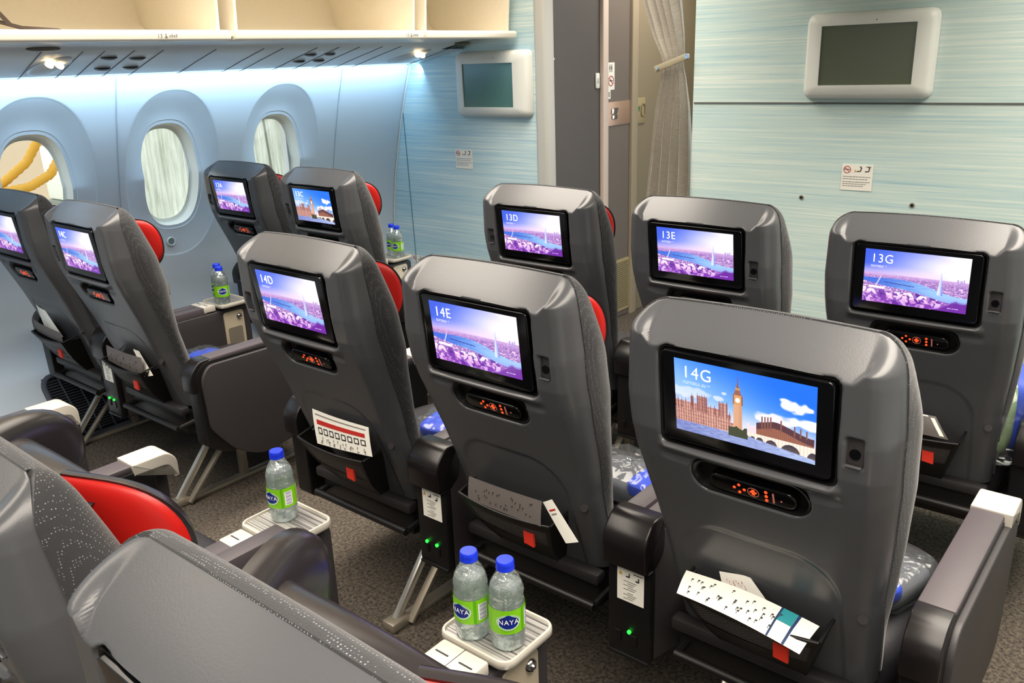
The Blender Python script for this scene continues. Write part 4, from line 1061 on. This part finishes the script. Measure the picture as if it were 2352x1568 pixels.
MB().box(.006, .012, -.070, -.015, 1.185, 1.208, .005).build('latch_knob', CHROME, lp)
t = thing('ashtray', (XS+.001, 3.245, 1.215), 'beige oval ashtray with a small green arrow beside the lavatory door', 'ashtray')
MB().box(.0, .006, -.04, .06, -.075, .075, .005).build('ashtray_plate', mat('ashtray_beige', (164, 148, 112), .45), t)
m2 = MB(); pts = [(.008, .028+a, b) for a, b in rrect(.04, .07, .018, 5)]; m2.tube(pts+[pts[0]], .003, 6, caps=False); m2.build('ashtray_loop', mat('ashtray_line', (120, 108, 80), .45), t)
m2 = MB(); m2.prism([(-.026, .012), (-.004, .012), (-.015, .028)], 'x', .006, .0075); m2.prism([(-.019, -.005), (-.011, -.005), (-.011, .014), (-.019, .014)], 'x', .006, .0075); m2.build('green_arrow', mat('green_ink', (20, 120, 60), .5), t)
t = thing('assist_handle', (XS+.001, 2.80, 1.40), 'slim white pull switch on the dark panel beside the door post', 'switch')
MB().box(0, .008, -.017, .017, -.04, .04, .007).build('switch_plate', MONW, t); MB().box(.008, .011, -.006, .006, -.012, .012, .001).build('switch_knob', POST, t)
t = thing('panel_screw', (XS+.001, 2.405, 1.52), 'small silver stud on the dark panel by the bulkhead edge', 'stud'); m2 = MB(); m2.disc((.002, 0, 0), .007, (1, 0, 0), .004, 14); m2.build('stud', CHROME, t)

# signs
def ring(mb, c, r, ax, th=.0012, n=20):
    P = []
    for k in range(n):
        a = 2*PI*k/n; u, v = r*math.cos(a), r*math.sin(a); P.append((c[0]+u, c[1], c[2]+v) if ax == 'y' else (c[0], c[1]+u, c[2]+v))
    mb.tube(P+[P[0]], th, 6, caps=False)
    s = r*.68; mb.tube([(c[0]-s, c[1], c[2]+s), (c[0]+s, c[1], c[2]-s)] if ax == 'y' else [(c[0], c[1]-s, c[2]+s), (c[0], c[1]+s, c[2]-s)], th, 6)
def placard(x, z, w, h, label):
    t = thing('placard', (x, YE-.0015, z), label, 'sign'); MB().box(-w/2, w/2, -.0007, .001, -h/2, h/2).build('card', WHITE, t, smooth=False)
    mb = MB(); ring(mb, (-w*.33, -.0012, h*.30), h*.13, 'y'); mb.cur = 1
    zz = h*.22
    mb.box(-w*.44, -w*.24, -.0016, -.0008, h*.295, h*.315)
    for cx in (.04*w, .30*w):
        mb.prism([(cx-.006, zz), (cx+.008, zz+.002), (cx+.008, zz+.005), (cx-.006, zz+.004)], 'y', -.0016, -.0008); mb.prism([(cx+.006, zz+.002), (cx+.009, zz+.002), (cx+.013, zz+.018), (cx+.009, zz+.018)], 'y', -.0016, -.0008)
        mb.disc((cx+.0075, -.0012, zz+.020), .0028, (0, 1, 0), .0008, 10)
    mb.box(.26*w, .44*w, -.0016, -.0008, h*.42, h*.435); mb.cur = 2
    mb.prism([(-.10*w, zz), (-.02*w, zz), (-.06*w, zz+.010)], 'y', -.0016, -.0008); mb.cur = 3
    for k, (a, b) in enumerate(((.9, .02), (.75, -.07), (.88, -.18), (.72, -.26), (.66, -.34))): 
        x0 = -w*.45
        while x0 < -w*.45+w*a*1.0:
            l = random.uniform(.006, .014); mb.box(x0, min(x0+l, w*.47), -.0013, -.0008, h*b, h*b+.0022); x0 += l+.0022
    mb.build('printing', [REDINK, INK, mat('yellow_ink', (206, 176, 60), .6), GREYINK], t, smooth=False)
placard(-2.145, 1.006, .125, .104, 'white no-smoking and seat-belt placard on the blue-lit left bulkhead')
placard(0.001, 1.025, .122, .103, 'white no-smoking and seat-belt placard on the pale centre bulkhead')
placard(-2.56, .36, .12, .10, 'small white card low on the left bulkhead behind the 14E seat')
t = thing('lavatory_sign', (XS+.0022, 2.935, 1.415), 'narrow white lavatory and no-smoking sign on the brown door', 'sign')
MB().box(0, .001, -.036, .036, -.07, .075).box(0, .001, -.036, -.004, -.118, -.07).build('card', WHITE, t, smooth=False)
mb = MB(); ring(mb, (.0016, 0, -.022), .026, 'x', .002); mb.cur = 1
for cy in (-.010, .008):
    mb.box(.001, .0016, cy-.005, cy+.004, .038, .056); mb.disc((.0013, cy, .061), .0035, (1, 0, 0), .0006, 10); mb.box(.001, .0016, cy-.003, cy+.002, .024, .038)
mb.box(.001, .0016, -.016, .016, -.024, -.019); mb.box(.001, .0016, -.022, -.016, -.104, -.084); mb.box(.001, .0016, -.020, -.012, -.106, -.102); mb.box(.001, .0016, -.020, -.012, -.086, -.082)
mb.build('printing', [REDINK, INK], t, smooth=False)
gt = thing('air_grille', (XS+.002, 3.04, .20), 'beige louvred grille low on the lavatory door between the 13D and 13E seats', 'grille')
MB().prism(rrect(.19, .32, .012, 4), 'x', 0, .006).build('grille_frame', mat('grille_beige', (176, 160, 118), .5), gt)
mb = MB()
for z in np.linspace(-.14, .14, 24): mb.box(.006, .0075, -.085, .085, z-.0022, z+.0022)
mb.build('louvres', mat('louvre_dark', (96, 84, 60), .5), gt, smooth=False)
for x, lb in ((-.219, 'left'), (.221, 'right')):
    t = thing('screw_hole', (x, YE-.001, .930), 'small dark screw fitting on the centre bulkhead, %s one' % lb, 'fitting', 'screw fittings on the centre bulkhead')
    m2 = MB(); m2.disc((0, 0, 0), .0095, (0, 1, 0), .004, 18); m2.build('washer', ALU, t); m2 = MB(); m2.disc((0, -.002, 0), .0045, (0, 1, 0), .003, 12); m2.build('bore', GLOSSB, t)

# bulkhead monitors
def bulk_monitor(xc, z0, z1, hw, sx0, sx1, sz0, sz1, label, face):
    t = thing('wall_monitor', (xc, YE-.0005, (z0+z1)/2), label, 'monitor', 'bulkhead monitors'); H = (z1-z0)/2; D = .050
    ins = rrect(sx1-sx0, sz1-sz0, .0012, 3, (sx0+sx1)/2-xc, (sz0+sz1)/2-(z0+z1)/2)
    fw, fh = (hw-.016)*2, (H-.016)*2
    rows = [[(x, -.001, z) for x, z in rrect(hw*2, H*2, .03, 3)], [(x, -.018, z) for x, z in rrect(hw*2-.003, H*2-.003, .03, 3)], [(x, -D+.012, z) for x, z in rrect(hw*2-.016, H*2-.016, .028, 3)],
            [(x, -D, z) for x, z in rrect(fw-.012, fh-.012, .022, 3)], [(x, -D-.001, z) for x, z in ins], [(x, -D+.006, z) for x, z in ins]]
    mb = MB(); mb.grid(rows, closed=True, flip=False); mb.build('housing', MONW, t, sharp=45)
    mb = MB(); mb.add([(x, -D+.0055, z) for x, z in ins], [tuple(range(16))[::-1]]); mb.build('blank_screen', face, t, smooth=False)
    m2 = MB(); m2.disc((.03, -D-.001, H-.034), .002, (0, 1, 0), .002, 8); m2.build('sensor', INK, t)
SCRG = mat('blank_lcd_olive_reflection', (76, 84, 58), .2, spec=.8); SCRT = mat('blank_lcd_teal_reflection', (70, 112, 104), .2, spec=.8)  # base colours hold the olive and teal room reflections on the glass
bulk_monitor(-1.892, 1.238, 1.572, .252, -2.112+.03, -1.766+.03, 1.290, 1.510, 'white framed monitor with blank screen tinted by a teal reflection on the left bulkhead', SCRT)
bulk_monitor(.006, 1.330, 1.652, .242, -.193+.024, .157+.024, 1.384, 1.604, 'white framed monitor with blank screen tinted by an olive reflection on the centre bulkhead', SCRG)

# curtain with tie
cut = thing('curtain', (-.86, 2.29, 0), 'pleated grey curtain gathered by a strap at the centre bulkhead edge', 'curtain')
rows = []
KZ = [(0.05, -1.01, -.735), (.87, -.985, -.745), (1.1, -.955, -.752), (1.30, -.930, -.765), (1.42, -.905, -.785), (1.475, -.895, -.800), (1.52, -.905, -.795), (1.60, -.945, -.80), (1.75, -.995, -.825), (2.25, -1.08, -.86)]
for z in np.linspace(.05, 2.25, 70):
    a = interp(z, [(k[0], k[1]) for k in KZ]); b = interp(z, [(k[0], k[2]) for k in KZ]); amp = .016+.026*min(1, abs(z-1.48)/.3); row = []
    for i in range(73):
        u = i/72; ph = u*2*PI*4.6+.5*math.sin(z*3); row.append((a+(b-a)*u+.003*math.sin(ph*2)+.86, amp*math.sin(ph)+.004*math.sin(z*6+u*9)+.05, z))
    rows.append(row)
mb = MB(); mb.grid(rows); mb.build('curtain_cloth', CURT, cut, sharp=0)
mb = MB(); mb.box(-.085, .085, -.004, .004, -.014, .014, .003, Matrix.Translation((.02, .012, 1.485)) @ Matrix.Rotation(math.radians(-18), 4, 'Y')); st = mb.build('tie_strap', mat('strap_tan', (150, 142, 118), .6), cut)
mb = MB(); mb.disc((-.045, .005, 1.464), .006, (0, 1, 0), .006, 12); mb.disc((.098, .012, 1.511), .011, (0, 1, 0), .012, 12); mb.build('snap_button', CHROME, st)

# ------------------------------------------------------------------ overhead
SOF = [(-1.74, 1.640), (-1.86, 1.628), (-1.95, 1.621), (-1.99, 1.615), (-2.00, 1.606), (-2.10, 1.588), (-2.25, 1.562), (-2.38, 1.538), (-2.47, 1.522), (-2.525, 1.519), (-2.53, 1.530)]
mb = MB(); mb.grid([[(x, y, z) for x, z in SOF] for y in (YA, 0, 1, 2.15)], flip=False); mb.grid([[(x, y, z) for x, z in SOF[5:]] for y in (2.15, YE)]); mb.grid([[(x, 2.15, z) for x, z in SOF[:6]], [(x, 2.15, 1.642) for x, z in SOF[:6]]])
struct('trim_9', mb, PSUM, sharp=50)
def sof(x): return float(np.interp(-x, [-p[0] for p in SOF[:-1]], [p[1] for p in SOF[:-1]]))
mb = MB(); seamm = mat('panel_gap', (84, 92, 98), .6)
for y in (-.05, .12, .26, .337, .447, .56, .782, 1.004, 1.10, 1.28, 1.40, 1.52, 1.66, 1.78, 2.18): mb.tube([(x, y-(x+2.0)*.20, sof(x)-.0008) for x in np.linspace(-2.01, -2.50, 14)], .0018, 5)
struct('trim_10', mb, seamm)
def on_soffit(x): return (x, sof(x))
def vent(y, x, label):
    z = sof(x); t = thing('air_vent', (x, y, z-.002), label, 'vent', 'round vents on the overhead service panel'); t.rotation_euler = (0, -math.radians(-10), 0)
    m2 = MB(); m2.lathe([(.0, -.004), (.020, -.004), (.026, -.002), (.030, .003), (.034, .004)], 24); m2.build('vent_disc', mat('vent_grey', (140, 148, 152), .5), t)
for (y, x) in ((.404, -2.13), (.524, -2.15), (.469, -2.33), (.582, -2.325), (1.349, -2.16), (1.454, -2.155), (1.393, -2.305), (1.503, -2.30)):
    vent(y, x, 'round grey vent in the group of four %s' % ('under the bin marked 13' if y < 1 else 'under the bin marked 12'))
for y, lb in ((.24, 'lit reading light near the top left corner'), (2.06, 'lit reading light left of the bulkhead monitor')):
    x = -2.16; z = sof(x); t = thing('reading_light', (x, y, z-.006), lb, 'light', 'reading lights')
    superlump(.16, .055, .016, 2.0, M=Matrix.Translation((-.09, 0, -.012)) @ Matrix.Rotation(-.17, 4, 'Y')).build('lamp_pod', PSUM, t)
    m2 = MB(); m2.disc((.02, -.045, -.008), .014, (.2, -.5, -.6), .008, 12); m2.disc((.02, -.010, -.012), .014, (.2, -.5, -.6), .008, 12); m2.build('lamp_lens', mat('warm_lamp', (255, 230, 190), .3, emit=(255, 224, 170), es=6), t)
    t2 = thing('indicator_pod', (-1.985, y-(.12 if y < 1 else -.13), sof(-1.985)-.003), 'oval dark %s pod' % ('latch at upper left' if y < 1 else 'latch at upper right'), 'latch', 'dark oval latches under the bins')
    superlump(.022, .055, .008, 2.2).build('pod', mat('pod_dark', (90, 88, 78), .5), t2)
# open bins
def bin_(y0, y1, label, num):
    t = thing('overhead_bin', (-1.74, y0, 1.632), label, 'overhead bin', 'open overhead bins'); L = y1-y0; X0 = -1.74
    # lip (front edge of the bucket)
    poly = roundpoly([(.018, -.004), (.022, .020), (.008, .030), (-.05, .028), (-.06, -.006), (-.01, -.008)], .006, 4)
    mb = MB(); mb.prism(poly, 'y', .004, L-.004, .004); mb.build('lip', BINC, t)
    pr = [(-.02, .010), (-.03, .022), (-.20, -.0), (-.42, -.0), (-.55, .08), (-.60, .30), (-.50, .52), (-.20, .60)]
    mb = MB(); mb.grid([[(x, y, z) for x, z in pr] for y in (.032, L-.032)]); mb.build('bin_interior', BINI, t, sharp=60)
    sh = [(-.015, .020), (-.42, 0), (-.55, .08), (-.60, .30), (-.50, .52), (-.08, .58), (.002, .20)]
    for y in (.026, L-.038):
        mb = MB(); mb.prism(sh, 'y', y, y+.012, .002); mb.build('end_wall', BINI, t, smooth=False)
    if num:
        me = text_mesh(num, .018, .0002); finish('row_number', me, GREYINK, False)
        o = obj('row_number', me, t, (.0215, (L-.29) if num == '13' else L-.115, .0035)); o.rotation_euler = (PI/2, 0, PI/2)
        mb = MB(); yy = (L-.29 if num == '13' else L-.115)+.03
        mb.box(.0212, .0218, yy, yy+.003, .004, .015); mb.box(.0212, .0218, yy-.003, yy+.008, .004, .007); mb.disc((.0215, yy+.0015, .016), .002, (1, 0, 0), .0006, 8)
        for k in range(4): mb.box(.0212, .0218, yy+.014+k*.008, yy+.018+k*.008, .006, .012+.003*(k % 2))
        mb.build('row_symbols', GREYINK, t, smooth=False)
bin_(-.62, .675, 'open overhead bin at the upper left whose lip reads 13', '13')
bin_(.685, 1.655, 'open overhead bin in the middle whose lip reads 12', '12')
bin_(1.665, 2.312, 'open overhead bin nearest the bulkhead with a plain lip', None)
st = thing('bag_strap', (-2.15, -.02, 1.66), 'dark strap hanging inside the open overhead bin at top left', 'strap')
mb = MB(); mb.tube([(.30, .14, .005), (.15, .09, .02), (0, .03, .06), (-.1, -.0, .12), (-.16, -.02, .2), (-.2, -.02, .35)], .017, 8, flat=.35); mb.tube([(.12, .07, .03), (.02, .06, .10), (-.03, .06, .2), (-.03, .05, .35)], .010, 8, flat=.35)
mb.build('strap_band', mat('dark_webbing', (96, 84, 78), .8), st)
mb = MB(); mb.box(-2.56, -1.72, YA, YE, 2.24, 2.30); struct('trim_11', mb, BINC, smooth=False)
# centre bins above the seats (above the frame)
mb = MB(); mb.prism(roundpoly([(-.46, 1.95), (-.38, 1.88), (.38, 1.88), (.46, 1.95), (.42, 2.29), (-.42, 2.29)], .05), 'y', YA+.02, YE-.01, .01); o = mb.build('centre_overhead_bins', BINC); o['kind'] = 'structure'
o.name = 'trim_12'

# ------------------------------------------------------------------ outside the windows
OUTW = streak_mat('jetbridge_canopy', [(150, 156, 140), (206, 210, 194), (232, 234, 222), (246, 248, 240)], .6, (26, 2.2)); OUTG = mat('jetbridge_grey', (120, 124, 112), .6)  # canopy colour streaks stand in for shading on its ripples
t = thing('jet_bridge', (-4.2, 3.4, 0), 'ribbed off-white jet bridge wall outside the middle window', 'jet bridge')
mb = MB(); 
N = 130
mb.grid([[(.02*math.sin(k*2.1)+.012*math.sin(k*5.3+z*3), -2.1+k*4.4/N, z) for k in range(N+1)] for z in np.linspace(-2.2, 3.2, 30)]); mb.build('ribbed_canopy', OUTW, t)
mb = MB()
for k in range(5): mb.box(.03, .034, -1.18+k*.14, -1.165+k*.14, -2.2, 3.2, 0, Matrix.Rotation(math.radians(3), 4, 'X'))
mb.build('canopy_strut', OUTG, t, smooth=False)
mb = MB(); mb.box(-90, -3.2, -30, 80, -2.3, -2.25); o = mb.build('ground_outside', mat('tan_apron', (172, 148, 114), .8, mottle=.12), smooth=False); o['kind'] = 'structure'; o.name = 'floor_outside'
t = thing('ground_hose', (-6.6, 1.8, .8), 'thick yellow corrugated hose outside the left window', 'hose')
mb = MB()
for pts in ([(0, -.75, -.35), (0, -.30, -.12), (0, -.05, .05), (0, .12, .28), (0, .45, .45)], [(.1, -.35, -.16), (.1, -.10, -.14), (.1, .08, -.06), (.1, .22, .12)]):
    P = []
    for k in range(len(pts)-1):
        for q in range(10): P.append(tuple(Vector(pts[k]).lerp(Vector(pts[k+1]), q/10)))
    mb.tube(P, [.034+.006*(i % 2) for i in range(len(P))], 12)
mb.build('hose', mat('hose_yellow', (200, 150, 44), .5), t)
t = thing('service_vehicle', (-7.4, 2.38, .55), 'blurred white service cart outside the left window', 'vehicle')
MB().box(-.2, .2, -.12, .08, -.15, .35, .03).build('cart_body', mat('cart_white', (226, 232, 222), .5), t); MB().box(-.1, .1, .10, .16, -2.8, 1.4, .02).build('cart_mast', OUTG, t); MB().box(-.2, .2, -.14, .10, -.32, -.15, .02).build('cart_base', OUTG, t)
